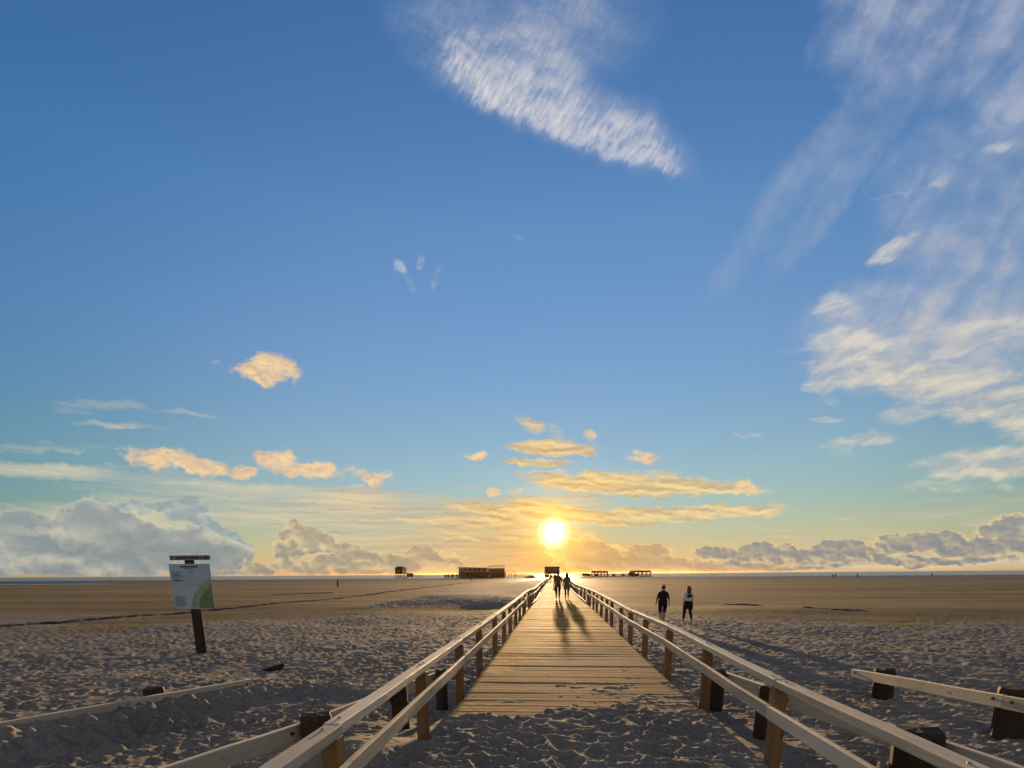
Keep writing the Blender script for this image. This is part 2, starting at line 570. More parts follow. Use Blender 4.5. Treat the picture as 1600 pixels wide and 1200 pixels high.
def place(name, me, parent=None, loc=None, mat=None):
    o = bpy.data.objects.new(name, me)
    COL.objects.link(o)
    if parent is not None:
        o.parent = parent
    if mat is not None:
        o.matrix_local = mat
    elif loc is not None:
        o.location = loc
    return o


def copy_tree(o, parent=None):
    c = o.copy()
    COL.objects.link(c)
    c.parent = parent
    for ch in o.children:
        copy_tree(ch, c)
    return c


# ------------------------------------------------------------------ materials
def material(name):
    m = bpy.data.materials.new(name)
    m.use_nodes = True
    S.nt = m.node_tree
    b = m.node_tree.nodes['Principled BSDF']
    return m, b


def tex(kind):
    return S(S.nt.nodes.new('ShaderNodeTexCoord').outputs[kind])


def world_pos():
    return S(S.nt.nodes.new('ShaderNodeNewGeometry').outputs['Position'])


def scaled(v, s):
    return vmath('MULTIPLY', v, s)


def bump(height, strength, dist, b, chain=None):
    n = S.nt.nodes.new('ShaderNodeBump')
    n.inputs['Strength'].default_value = strength
    n.inputs['Distance'].default_value = dist
    link(height, n.inputs['Height'])
    if chain is not None:
        link(chain, n.inputs['Normal'])
    link(S(n.outputs[0]), b.inputs['Normal'])
    return S(n.outputs[0])


def rand():
    return S(S.nt.nodes.new('ShaderNodeObjectInfo').outputs['Random'])


def wood(name, dark, light, axis=1, rough=0.6, grain=1.0, spec=0.4, knots=True, grey=0.0):
    """sawn timber with grain along one axis of its object, its own tone for each piece"""
    m, b = material(name)
    p = tex('Object')
    r = rand()
    off = S.nt.nodes.new('ShaderNodeCombineXYZ')
    for i in range(3):
        link(r * (17.0 + 9 * i), off.inputs[i])
    q = vmath('ADD', p, S(off.outputs[0]))
    sc = [38.0, 38.0, 38.0]
    sc[axis] = 1.6
    g1 = noise(scaled(q, tuple(sc)), 1.0, 5.0, 0.65, 0.4)
    sc2 = [150.0, 150.0, 150.0]
    sc2[axis] = 5.0
    g2 = noise(scaled(q, tuple(sc2)), 1.0, 3.0, 0.6)
    blot = noise(scaled(q, (2.2, 2.2, 2.2)), 1.0, 4.0, 0.6)
    t = (g1 * 0.6 + g2 * 0.25 + blot * 0.35 - 0.1 + (r - 0.5) * 0.22).clamp()
    c = ramp(t, [(0.25, dark), (0.75, light)])
    if grey:
        c = mixc(smooth(blot, 0.4, 0.65, 0.0, grey), c, (0.30, 0.29, 0.27))
    if knots:
        v = S.nt.nodes.new('ShaderNodeTexVoronoi')
        v.feature = 'F1'
        s3 = [5.0, 5.0, 5.0]
        s3[axis] = 1.7
        link(scaled(q, tuple(s3)), v.inputs['Vector'])
        v.inputs['Scale'].default_value = 1.0
        k = smooth(S(v.outputs['Distance']), 0.05, 0.13, 1.0, 0.0)
        c = mixc(k * 0.75, c, tuple(x * 0.35 for x in dark))
    link(c, b.inputs['Base Color'])
    link(smooth(g1, 0.2, 0.8, rough - 0.08, rough + 0.14), b.inputs['Roughness'])
    b.inputs['Specular IOR Level'].default_value = spec
    ck = smooth(g2, 0.2, 0.42)
    bump(g1 * 0.7 + ck * 0.5, 0.55 * grain, 0.006, b)
    return m


M = {}
M['rail'] = wood('weathered rail timber', (0.40, 0.30, 0.18), (0.88, 0.77, 0.59), 1, 0.66, 1.5, 0.3, True, 0.3)
M['post'] = wood('brown post timber', (0.13, 0.062, 0.022), (0.34, 0.18, 0.075), 2, 0.6, 0.8, 0.35)
M['pile'] = wood('dark driftwood pile', (0.020, 0.013, 0.009), (0.075, 0.046, 0.028), 2, 0.75, 1.6, 0.3, False)
M['beam'] = wood('bleached fence plank', (0.42, 0.34, 0.22), (0.78, 0.67, 0.48), 1, 0.7, 1.0, 0.35, True, 0.3)
M['joist'] = wood('wet joist timber', (0.05, 0.035, 0.022), (0.13, 0.09, 0.055), 1, 0.8, 1.0, 0.3, False)


def flat(name, col, rough=0.7, spec=0.3, var=0.25, scale=3.0, metal=0.0):
    m, b = material(name)
    n = noise(tex('Object'), scale, 4.0, 0.6)
    link(mixc(smooth(n, 0.3, 0.7), tuple(c * (1 - var) for c in col), tuple(c * (1 + var) for c in col)), b.inputs['Base Color'])
    b.inputs['Roughness'].default_value = rough
    b.inputs['Specular IOR Level'].default_value = spec
    b.inputs['Metallic'].default_value = metal
    return m


M['steel'] = flat('dull galvanised steel', (0.35, 0.34, 0.32), 0.45, 0.5, 0.2, 30, 0.8)
M['rust'] = flat('rusty bolt steel', (0.05, 0.03, 0.02), 0.6, 0.4, 0.3, 40)


def deck_material():
    m, b = material('sun bleached deck board')
    p = tex('Object')
    r = rand()
    off = S.nt.nodes.new('ShaderNodeCombineXYZ')
    for i in range(3):
        link(r * (13.0 + 7 * i), off.inputs[i])
    q = vmath('ADD', p, S(off.outputs[0]))
    g1 = noise(scaled(q, (1.3, 30.0, 30.0)), 1.0, 5.0, 0.65, 0.3)
    g2 = noise(scaled(q, (4.0, 120.0, 120.0)), 1.0, 3.0, 0.6)
    w = world_pos()
    blot = noise(scaled(w, (0.9, 0.55, 0.9)), 1.0, 4.0, 0.6)
    t = (g1 * 0.6 + g2 * 0.25 + (blot - 0.5) * 0.35 + (r - 0.5) * 0.7).clamp()
    c = ramp(t, [(0.12, (0.20, 0.095, 0.020)), (0.5, (0.52, 0.30, 0.080)), (0.88, (0.70, 0.46, 0.155))])
    # blown sand lies on the boards, mostly at the near end and on the right
    sep = S.nt.nodes.new('ShaderNodeSeparateXYZ')
    link(w, sep.inputs[0])
    X, Y = S(sep.outputs[0]), S(sep.outputs[1])
    gr = noise(scaled(w, (9.0, 9.0, 9.0)), 1.0, 5.0, 0.7, 0.5)
    big = noise(scaled(w, (0.8, 0.5, 1.0)), 1.0, 3.0, 0.55)
    amount = smooth(Y, 6.0, 19.0, 0.66, 0.0) + X * 0.15 + (big - 0.5) * 0.55
    sand = smooth(gr + amount, 0.78, 1.02)
    c = mixc(sand * 0.65, c, mixc(gr, (0.20, 0.15, 0.09), (0.50, 0.40, 0.26)))
    link(c, b.inputs['Base Color'])
    link(smooth(g1, 0.2, 0.8, 0.74, 0.88) + sand * 0.1, b.inputs['Roughness'])
    b.inputs['Specular IOR Level'].default_value = 0.03
    bump(g1 * 0.6 + smooth(g2, 0.2, 0.45) * 0.4 + sand * gr * 1.6, 0.6, 0.007, b)
    return m


M['deck'] = deck_material()


# ------------------------------------------------------------------ the beach
def sstep(a, b, x):
    t = np.clip((x - a) / (b - a), 0, 1)
    return t * t * (3 - 2 * t)


def spectral(nx, ny, res, wl_lo, wl_hi, beta, seed):
    """band-limited random relief on a grid, unit deviation"""
    g = np.random.default_rng(seed).standard_normal((ny, nx))
    fx = np.fft.rfftfreq(nx, res)[None, :]
    fy = np.fft.fftfreq(ny, res)[:, None]
    f = np.hypot(fx, fy)
    f[0, 0] = 1e-6
    filt = f ** (-beta) * np.exp(-(f * wl_lo) ** 2) * (1 - np.exp(-(f * wl_hi) ** 2))
    h = np.fft.irfft2(np.fft.rfft2(g) * filt, (ny, nx))
    return h / h.std()


RES = 0.02
GX0, GY0, GNX, GNY = -26.0, 0.5, 2592, 2240          # 52 m x 45 m round the near beach


def bilinear(img, x, y, x0=GX0, y0=GY0, res=RES):
    u = np.clip((x - x0) / res, 0, img.shape[1] - 1.001)
    v = np.clip((y - y0) / res, 0, img.shape[0] - 1.001)
    i, j = u.astype(int), v.astype(int)
    a, b = u - i, v - j
    return ((img[j, i] * (1 - a) + img[j, i + 1] * a) * (1 - b) + (img[j + 1, i] * (1 - a) + img[j + 1, i + 1] * a) * b)


# line of the half buried beam on the left: sand is banked behind it
LB0, LB1 = at(392, 1064, -0.08), at(-90, 1150, 0.10)
LBD = (LB1 - LB0).to_2d()
LBL = LBD.length
LBD = LBD / LBL
PR = ([-40, 0, 3, 5, 8, 11, 14, 20, 30, 60, 120, 300, 345, 420, 1000, 20000],
      [0.0, 0.05, 0.0, -0.12, -0.28, -0.36, -0.43, -0.60, -0.75, -0.78, -0.78, -0.82, -0.90, -1.3, -3.0, -6.0])
LOW = spectral(1024, 1024, 0.5, 3.0, 60.0, 1.6, 5)   # broad swells, 512 m square


def deck_z(y):
    y = np.asarray(y, float)
    return (0.05 * np.sin((y - 14) / 8.0) * sstep(14, 30, y) - 0.07 * np.exp(-((y - 33) / 7.0) ** 2)
            + 0.05 * np.exp(-((y - 60) / 12.0) ** 2) + 0.03 * np.sin(y / 23.0) * sstep(60, 120, y))


def base_z(x, y):
    x, y = np.asarray(x, float), np.asarray(y, float)
    r = np.hypot(x, y)
    z = np.interp(np.where(y > 0, np.maximum(y, r * 0.62), y), *PR)
    swell = bilinear(LOW, x, y, -256, -60, 0.5) * sstep(400, 120, r)
    z = z + swell * (0.035 + 0.03 * sstep(5, 30, r) - 0.045 * sstep(35, 60, r))
    # dune left of the walk, steep on its outer side
    edge = -13.5 + 0.9 * np.sin(y / 6.0) + 0.05 * (y - 45)
    front = 31 + 1.6 * np.sin(x * 0.6) - 0.25 * (x + 7)
    rise = 0.62 * sstep(0, 15, y - front) + 0.34 * sstep(10, 38, y - front)
    z = z + rise * sstep(190, 90, y) * sstep(-2.6, 1.4, x - edge) * sstep(0.5, -5.0, x) * (0.9 + 0.1 * np.sin(x * 0.5 + y * 0.13))
    z = z + 0.42 * sstep(26, 60, y) * sstep(320, 200, y) * np.exp(-((x + 2.5) / 2.6) ** 2)
    z = z + 0.36 * sstep(22, 50, y) * sstep(320, 200, y) * np.exp(-((x - 3.2) / 2.2) ** 2)
    # dune heads at the far end of the walk
    for cx, cy, sx, sy, h in ((-13, 300, 5, 10, 1.7), (16, 280, 6, 9, 1.2)):
        z = z + h * np.exp(-((x - cx) / sx) ** 2 - ((y - cy) / sy) ** 2)
    # sand drifted round the near posts on the left, scooped hollows beside the boards
    z = z + 0.30 * np.exp(-((x + 1.75) / 0.75) ** 2 - ((y - 4.2) / 0.9) ** 2)
    z = z - 0.16 * np.exp(-((x + 1.75) / 0.45) ** 2 - ((y - 7.2) / 1.3) ** 2)
    z = z - 0.08 * np.exp(-((x - 2.35) / 0.5) ** 2 - ((y - 6.2) / 2.2) ** 2)
    # bank behind the buried beam
    s = (x - LB0.x) * LBD.x + (y - LB0.y) * LBD.y
    n = (x - LB0.x) * LBD.y - (y - LB0.y) * LBD.x      # > 0 on the seaward side
    top = LB0.z + (LB1.z - LB0.z) * np.clip(s / LBL, -0.2, 1.4) - 0.03
    along = sstep(-1.6, 0.3, s) * sstep(LBL + 5, LBL + 1, s)
    far_side = sstep(-0.02, 0.08, n) * sstep(7.0, 0.5, n)
    near_side = sstep(-0.15, -1.0, n) * sstep(-4.5, -1.4, n)
    lip = sstep(0.03, -0.02, n) * sstep(-0.75, -0.15, n)
    z = z * (1 - along * far_side) + along * far_side * np.maximum(top, z)
    z = z * (1 - along * lip) + along * lip * np.maximum(top - 0.015, z)
    z = z - along * near_side * 0.12
    # the walk itself: sand lies over its near end and thins out over the boards
    inside = sstep(-1.45, -1.2, x) * sstep(2.1, 1.75, x)
    front = 6.25 + 0.25 * np.sin(x * 2.1) + 0.15 * sstep(0.2, 1.8, x) + 0.12 * np.sin(x * 7.3 + 1)
    cover = 0.045 + (-0.30 - 0.045) * sstep(-0.35, 0.45, y - front)
    cover = np.where(y > front + 0.25, np.minimum(cover, deck_z(y) - 0.30), cover)
    z = z * (1 - inside) + inside * cover
    return z


def relief_map():
    xs = GX0 + np.arange(GNX) * RES
    ys = GY0 + np.arange(GNY) * RES
    X, Y = np.meshgrid(xs, ys)
    h = np.zeros((GNY, GNX))
    rng = np.random.default_rng(3)
    n = 40000
    fx = rng.uniform(GX0 + 0.5, GX0 + GNX * RES - 0.5, n)
    fy = GY0 + 0.5 + (GNY * RES - 1.0) * rng.random(n)
    extra = 380                                             # the trodden entrance
    fx[:extra] = rng.uniform(-1.2, 2.0, extra)
    fy[:extra] = rng.uniform(2.4, 6.6, extra)
    h += 0.018 + 0.011 * spectral(GNX, GNY, RES, 0.3, 1.8, 1.2, 21)
    for k in range(n):
        cx, cy = fx[k], fy[k]
        a = rng.normal(math.pi / 2, 0.9)
        L, Wd, d = rng.uniform(0.10, 0.18), rng.uniform(0.065, 0.105), rng.uniform(0.022, 0.076)
        R_ = L * 1.25
        i0, i1 = int((cx - R_ - GX0) / RES), int((cx + R_ - GX0) / RES) + 1
        j0, j1 = int((cy - R_ - GY0) / RES), int((cy + R_ - GY0) / RES) + 1
        dx, dy = X[j0:j1, i0:i1] - cx, Y[j0:j1, i0:i1] - cy
        ca, sa = math.cos(a), math.sin(a)
        u, v = (dx * ca + dy * sa) / L, (-dx * sa + dy * ca) / Wd
        v = v * (1 + 0.22 * np.sin(u * 2.2 + 0.6))
        q = u * u + v * v
        sub = h[j0:j1, i0:i1]
        m0 = sub[sub.shape[0] // 2, sub.shape[1] // 2]
        level = 0.35 * m0 + 0.012
        lip = np.exp(-((np.sqrt(q) - 1.12) / 0.16) ** 2) * d * 0.32
        h[j0:j1, i0:i1] = np.minimum(sub + lip, level + d * 1.15 * (q - 0.85) + 10.0 * (q > 1.5))
    h += 0.0032 * spectral(GNX, GNY, RES, 0.06, 0.25, 0.5, 22)
    h -= h.mean()
    return h


RELIEF = relief_map()
ROUGH = spectral(GNX, GNY, RES, 0.10, 0.9, 0.9, 33)
DRIFT = spectral(GNX, GNY, RES, 0.07, 1.4, 1.1, 44)


def dryness(x, y, z):
    """1 on the loose dry sand near the walk, 0 on the flat damp beach"""
    bound = 31 - 0.62 * np.maximum(np.abs(x) - 5, 0) + 2.5 * np.sin(x * 0.35) + 1.3 * np.sin(x * 1.1 + 1)
    return np.maximum(sstep(6.0, -4.5, y - bound), sstep(-0.68, -0.5, z) * sstep(260, 120, y))


def ground_z(x, y):
    x, y = np.asarray(x, float), np.asarray(y, float)
    b = base_z(x, y)
    inb = (x > GX0 + 0.5) & (x < GX0 + GNX * RES - 0.5) & (y > GY0) & (y < GY0 + GNY * RES - 0.5)
    fade = sstep(45, 39, y) * sstep(25.4, 22, np.abs(x)) * inb
    dry = dryness(x, y, b)
    smooth_ = 1 - 0.85 * np.exp(-((x - 2.3) / 0.55) ** 2 - ((y - 6.3) / 1.7) ** 2)
    smooth_ = smooth_ * (1 - 0.8 * np.exp(-((x + 1.75) / 0.5) ** 2 - ((y - 6.3) / 2.3) ** 2))
    smooth_ = smooth_ * (1 - 0.28 * sstep(-1.6, -1.0, x) * sstep(2.4, 1.8, x) * sstep(7.5, 6.5, y))
    amp = fade * (0.22 + 0.78 * dry) * smooth_ * (1.0 - 0.25 * sstep(9, 20, y))
    r = bilinear(RELIEF, x, y)
    out = b + amp * r
    # clods on the eroded face below the buried beam
    s = (x - LB0.x) * LBD.x + (y - LB0.y) * LBD.y
    n = (x - LB0.x) * LBD.y - (y - LB0.y) * LBD.x
    clod = sstep(-0.05, -0.2, n) * sstep(-1.4, -0.5, n) * sstep(0.5, 2.0, s) * sstep(LBL + 3, LBL, s)
    out = out + clod * bilinear(ROUGH, x, y) * 0.035
    # thin drifts over the first boards
    on = sstep(-1.2, -0.9, x) * sstep(2.0, 1.7, x) * sstep(6.2, 6.6, y) * sstep(11.5, 9.5, y)
    k = bilinear(DRIFT, x, y) * 0.5 + 0.45 - (y - 6.3) * 0.55 + np.clip(x - 0.35, -1, 1.4) * 0.55
    return np.where(on > 0.5, np.where(k > 0.1, deck_z(y) - 0.006 + 0.011 * np.clip(k, 0, 1.6) + 0.3 * amp * r * np.clip(k, 0, 1), out), out)


def gz(x, y):
    return float(ground_z(np.array([x]), np.array([y]))[0])


def bz(x, y):
    return float(base_z(np.array([x]), np.array([y]))[0])


def on_ground(px, py):
    """where the line of sight through a point of the photograph meets the sand"""
    d = ray(px, py)
    t = np.concatenate([np.arange(2, 60, 0.05), np.geomspace(60, 900, 1500)])
    xs, ys, zs = d.x * t, d.y * t, EYE + d.z * t
    k = np.argmax(zs < base_z(xs, ys))
    return Vector((xs[k], ys[k], float(base_z(xs[k:k + 1], ys[k:k + 1])[0])))


def build_beach():
    r = [0.9, 1.8, 2.4]
    while r[-1] < 14:
        r.append(r[-1] * 1.0037)
    while r[-1] < 60:
        r.append(r[-1] * 1.0068)
    while r[-1] < 460:
        r.append(r[-1] * 1.028)
    while r[-1] < 12000:
        r.append(r[-1] * 1.15)
    r = np.array(r)
    fine = np.arange(R(-64), R(60), 0.0023)
    coarse = np.linspace(R(60), R(-64) + 2 * math.pi, 70)[:-1]
    a = np.concatenate([fine, coarse])
    nr, na = len(r), len(a)
    rr, aa = np.meshgrid(r, a, indexing='ij')
    x, y = (rr * np.sin(aa)).ravel(), (rr * np.cos(aa)).ravel()
    z = ground_z(x, y)
    co = np.empty((nr * na + 1, 3), np.float32)
    co[:-1, 0], co[:-1, 1], co[:-1, 2] = x, y, z
    co[-1] = (0, 0, bz(0, 0))
    i, j = np.meshgrid(np.arange(nr - 1), np.arange(na), indexing='ij')
    j2 = (j + 1) % na
    q = np.stack([i * na + j, (i + 1) * na + j, (i + 1) * na + j2, i * na + j2], -1).reshape(-1, 4)
    tri = np.stack([np.full(na, nr * na), np.arange(na), (np.arange(na) + 1) % na], -1)
    loops = np.concatenate([q.ravel(), tri.ravel()]).astype(np.int32)
    starts = np.concatenate([np.arange(len(q)) * 4, len(q) * 4 + np.arange(na) * 3]).astype(np.int32)
    me = bpy.data.meshes.new('beach')
    me.vertices.add(len(co))
    me.vertices.foreach_set('co', co.ravel())
    me.loops.add(len(loops))
    me.loops.foreach_set('vertex_index', loops)
    me.polygons.add(len(starts))
    me.polygons.foreach_set('loop_start', starts)
    me.update(calc_edges=True)
    me.validate()
    me.polygons.foreach_set('use_smooth', np.ones(len(me.polygons), bool))
    at_ = me.attributes.new('dry', 'FLOAT', 'POINT')
    d = np.zeros(len(co), np.float32)
    d[:-1] = dryness(x, y, base_z(x, y))
    d[-1] = 1
    at_.data.foreach_set('value', d)
    return me


def sand_material():
    m, b = material('beach sand')
    n = S.nt.nodes.new('ShaderNodeAttribute')
    n.attribute_name = 'dry'
    dry = S(n.outputs['Fac'])
    w = world_pos()
    sep = S.nt.nodes.new('ShaderNodeSeparateXYZ')
    link(w, sep.inputs[0])
    Y = S(sep.outputs[1])
    fine = noise(scaled(w, (28.0, 28.0, 28.0)), 1.0, 4.0, 0.65)
    patch = noise(scaled(w, (0.7, 0.7, 0.7)), 1.0, 4.0, 0.6)
    loose = mixc(smooth(fine * 0.6 + patch * 0.4, 0.3, 0.7), (0.124, 0.114, 0.096), (0.275, 0.252, 0.210))
    # damp flat beach with tide streaks along the shore
    st = noise(scaled(w, (0.018, 0.16, 1.0)), 1.0, 5.0, 0.62, 0.3)
    st2 = noise(scaled(w, (0.10, 0.55, 1.0)), 1.0, 4.0, 0.6, 0.2)
    damp = mixc(smooth(st, 0.3, 0.7), (0.14, 0.098, 0.036), (0.30, 0.215, 0.088))
    st3 = noise(scaled(w, (0.045, 1.1, 1.0)), 1.0, 4.0, 0.65, 0.2)
    damp = mixc(smooth(st2, 0.28, 0.46, 0.75, 0.0), damp, (0.070, 0.047, 0.026))
    damp = mixc(smooth(st3, 0.30, 0.44, 0.6, 0.0), damp, (0.085, 0.056, 0.030))
    wet = mixc(smooth(st, 0.35, 0.65), (0.07, 0.055, 0.042), (0.13, 0.10, 0.070))
    far = smooth(Y + (st - 0.5) * 150.0, 110.0, 290.0)
    c = mixc(far, damp, wet)
    c = mixc(smooth(dry + (patch - 0.5) * 0.5, 0.25, 0.75), c, loose)
    link(c, b.inputs['Base Color'])
    link(mixc(smooth(dry, 0.3, 0.7), mixc(far, (0.75, 0.75, 0.75), (0.5, 0.5, 0.5)), (0.95, 0.95, 0.95)), b.inputs['Roughness'])
    b.inputs['Specular IOR Level'].default_value = 0.06
    grain = noise(scaled(w, (160.0, 160.0, 160.0)), 1.0, 2.0, 0.6)
    lump = noise(scaled(w, (7.0, 7.0, 7.0)), 1.0, 5.0, 0.65)
    tread = noise(scaled(w, (1.7, 1.7, 1.7)), 1.0, 5.0, 0.7)
    c0 = bump(tread, 0.35, 0.12, b)
    c1 = bump(lump, 0.35, 0.03, b, c0)
    bump(grain, 0.35, 0.004, b, c1)
    return m


M['sand'] = sand_material()
beach = place('beach', build_beach())
beach.data.materials.append(M['sand'])
tag(beach, kind='structure')


# ------------------------------------------------------------------ sea and standing water
def water_material(name, wave, scale):
    m, b = material(name)
    b.inputs['Base Color'].default_value = (0.03, 0.045, 0.05, 1)
    b.inputs['Roughness'].default_value = 0.26
    b.inputs['IOR'].default_value = 1.33
    b.inputs['Specular IOR Level'].default_value = 0.5
    w = world_pos()
    n = noise(scaled(w, (scale * 0.5, scale, 1.0)), 1.0, 4.0, 0.6)
    bump(n, wave, 0.25, b)
    return m


M['sea'] = water_material('sea water', 0.35, 0.6)
M['pool'] = water_material('standing water', 0.05, 1.5)
SEA_Z = -0.93
mb = MB()
shore = [(x, 300.0, SEA_Z) for x in np.linspace(-9000, 9000, 41)]
back = [(x, 11000.0, SEA_Z) for x in np.linspace(-9000, 9000, 41)]
mb.add(shore + back, [(k, k + 1, 42 + k, 41 + k) for k in range(40)])
tag(mb.build('sea', M['sea']), kind='structure')


def pool(name, pts_px, z=-0.74):
    """a shallow sheet of water; outline given by its long axis in the photograph"""
    (x0, y0), (x1, y1), half = pts_px
    a, b = at(x0, y0, z), at(x1, y1, z)
    mid = (a + b) / 2
    zz = max(bz(a.x + (b.x - a.x) * t, a.y + (b.y - a.y) * t) for t in (0.1, 0.3, 0.5, 0.7, 0.9)) + 0.02
    d = b - a
    n = 56
    pr = np.random.default_rng(int(x0 * 7 + y0))
    ph = pr.uniform(0, 6, 4)
    pts = []
    for k in range(n):
        t = 2 * math.pi * k / n
        w = 1 + 0.22 * math.sin(3 * t + ph[0]) + 0.14 * math.sin(7 * t + ph[1]) + 0.08 * math.sin(13 * t + ph[2])
        p = mid + d * (0.5 * math.cos(t) * (1 + 0.05 * math.sin(5 * t + ph[3])))
        pts.append((p.x, p.y + half * math.sin(t) * w, zz))
    return tag(MB().add(pts, [tuple(range(n))]).build(name, M['pool']), kind='structure')


for q in (((-60, 914), (175, 912.5), 9.0), ((56, 925.5), (86, 925), 1.6), ((632, 915.2), (664, 914.2), 1.7), ((652, 913.4), (698, 911.8), 2.4),
          ((1306, 908), (1372, 909.4), 2.2), ((1384, 906.2), (1418, 906), 2.0), ((1320, 904), (1420, 904), 4.0), ((1395, 901.0), (1700, 902.5), 8.0)):
    pool('tide_pool', q)


# ------------------------------------------------------------------ boardwalk
DX0, DX1 = -1.22, 1.80
PITCH = 0.146
Y_FIRST, Y_END = 5.2, 338.0
bearers = MB()
for bx_ in (-1.02, 0.29, 1.60):
    y = Y_FIRST
    while y < Y_END:
        y2 = min(y + 6.0, Y_END)
        bearers.bar((bx_, y, float(deck_z(y)) - 0.145), (bx_, y2 - 0.01, float(deck_z(y2)) - 0.145), 0.12, 0.18)
        y = y2
boardwalk = tag(bearers.build('boardwalk', M['joist']), kind='structure')


def board_mesh(k):
    rng = random.Random(k)
    bm = bmesh.new()
    n = 7
    L, Wd, T = DX1 - DX0, PITCH - rng.uniform(0.004, 0.009), 0.042
    bow, cup = rng.uniform(-0.004, 0.004), rng.uniform(-0.002, 0.003)
    rows = []
    for i in range(n):
        t = i / (n - 1)
        x = (t - 0.5) * L
        zb = bow * (1 - (2 * t - 1) ** 2) + rng.uniform(-0.0012, 0.0012)
        e = 0.006
        row = [bm.verts.new((x, yy, zz + zb)) for yy, zz in ((-Wd / 2, -T), (-Wd / 2, -e), (-Wd / 2 + e, cup), (Wd / 2 - e, cup), (Wd / 2, -e), (Wd / 2, -T))]
        rows.append(row)
    for a, b in zip(rows, rows[1:]):
        for q in range(6):
            bm.faces.new((a[q], b[q], b[(q + 1) % 6], a[(q + 1) % 6]))
    bm.faces.new(rows[0])
    bm.faces.new(rows[-1][::-1])
    bmesh.ops.recalc_face_normals(bm, faces=bm.faces[:])
    me = bpy.data.meshes.new('board')
    bm.to_mesh(me)
    bm.free()
    me.materials.append(M['deck'])
    return me


BOARDS = [board_mesh(k) for k in range(10)]
y = 5.75
count = 0
rb = random.Random(2)
while count < 300:
    yc = y + PITCH / 2
    sl = float(deck_z(yc + 0.5) - deck_z(yc - 0.5))
    mat = (Matrix.Translation(((DX0 + DX1) / 2 + rb.uniform(-0.014, 0.014), yc, float(deck_z(yc)) + rb.uniform(-0.0025, 0.0025)))
           @ Matrix.Rotation(math.atan(sl), 4, 'X') @ Matrix.Rotation(rb.uniform(-0.0012, 0.0012), 4, 'Y') @ Matrix.Rotation(rb.uniform(-0.0016, 0.0016), 4, 'Z'))
    if rb.random() < 0.5:
        mat = mat @ Matrix.Rotation(math.pi, 4, 'Z')
    place('board', BOARDS[rb.randrange(10)], boardwalk, mat=mat)
    y += PITCH
    count += 1
rest = MB()
while y < Y_END:
    yc = y + PITCH / 2
    rest.box(((DX0 + DX1) / 2, yc, float(deck_z(yc)) - 0.021 + rb.uniform(-0.003, 0.003)), (DX1 - DX0, PITCH - 0.012, 0.042))
    y += PITCH
tag(rest.build('far_boards', M['deck'], boardwalk), kind='stuff')


# ------------------------------------------------------------------ handrails
def rail_mesh(name, w, h, L, mat, k):
    rng = random.Random(k)
    bm = bmesh.new()
    n = 6
    rows = []
    for i in range(n):
        t = i / (n - 1)
        dx, dz = rng.uniform(-0.003, 0.003), rng.uniform(-0.003, 0.003)
        e = 0.007
        o = ((-w / 2 + e, -h / 2), (w / 2 - e, -h / 2), (w / 2, -h / 2 + e), (w / 2, h / 2 - e), (w / 2 - e, h / 2), (-w / 2 + e, h / 2), (-w / 2, h / 2 - e), (-w / 2, -h / 2 + e))
        rows.append([bm.verts.new((a + dx, t * L, b + dz)) for a, b in o])
    for a, b in zip(rows, rows[1:]):
        for q in range(8):
            bm.faces.new((a[q], a[(q + 1) % 8], b[(q + 1) % 8], b[q]))
    bm.faces.new(rows[0][::-1])
    bm.faces.new(rows[-1])
    bmesh.ops.recalc_face_normals(bm, faces=bm.faces[:])
    me = bpy.data.meshes.new(name)
    bm.to_mesh(me)
    bm.free()
    me.materials.append(mat)
    return me


SP = 2.08
TOPS = [rail_mesh('top_rail', 0.105, 0.068, 2 * SP - 0.004, M['rail'], k) for k in range(5)]
MIDS = [rail_mesh('middle_rail', 0.042, 0.115, 2 * SP - 0.004, M['rail'], k) for k in range(5)]
KERB = [rail_mesh('kerb_rail', 0.09, 0.09, 2 * SP - 0.004, M['rail'], k) for k in range(3)]
POSTS = [MB().box((0, 0, -0.15), (0.105, 0.105, 1.76 - 0.0)).mesh('post', M['post'], 0.006) for k in range(1)]
BOLT = MB().tube((0, 0, 0), (0, 0, 0.012), 0.011, 0.009, 8).mesh('bolt', M['steel'])


def along(p, q):
    d = (q - p).normalized()
    s = d.cross(Vector((0, 0, 1))).normalized()
    u = s.cross(d)
    return Matrix((s, d, u)).transposed().to_4x4()


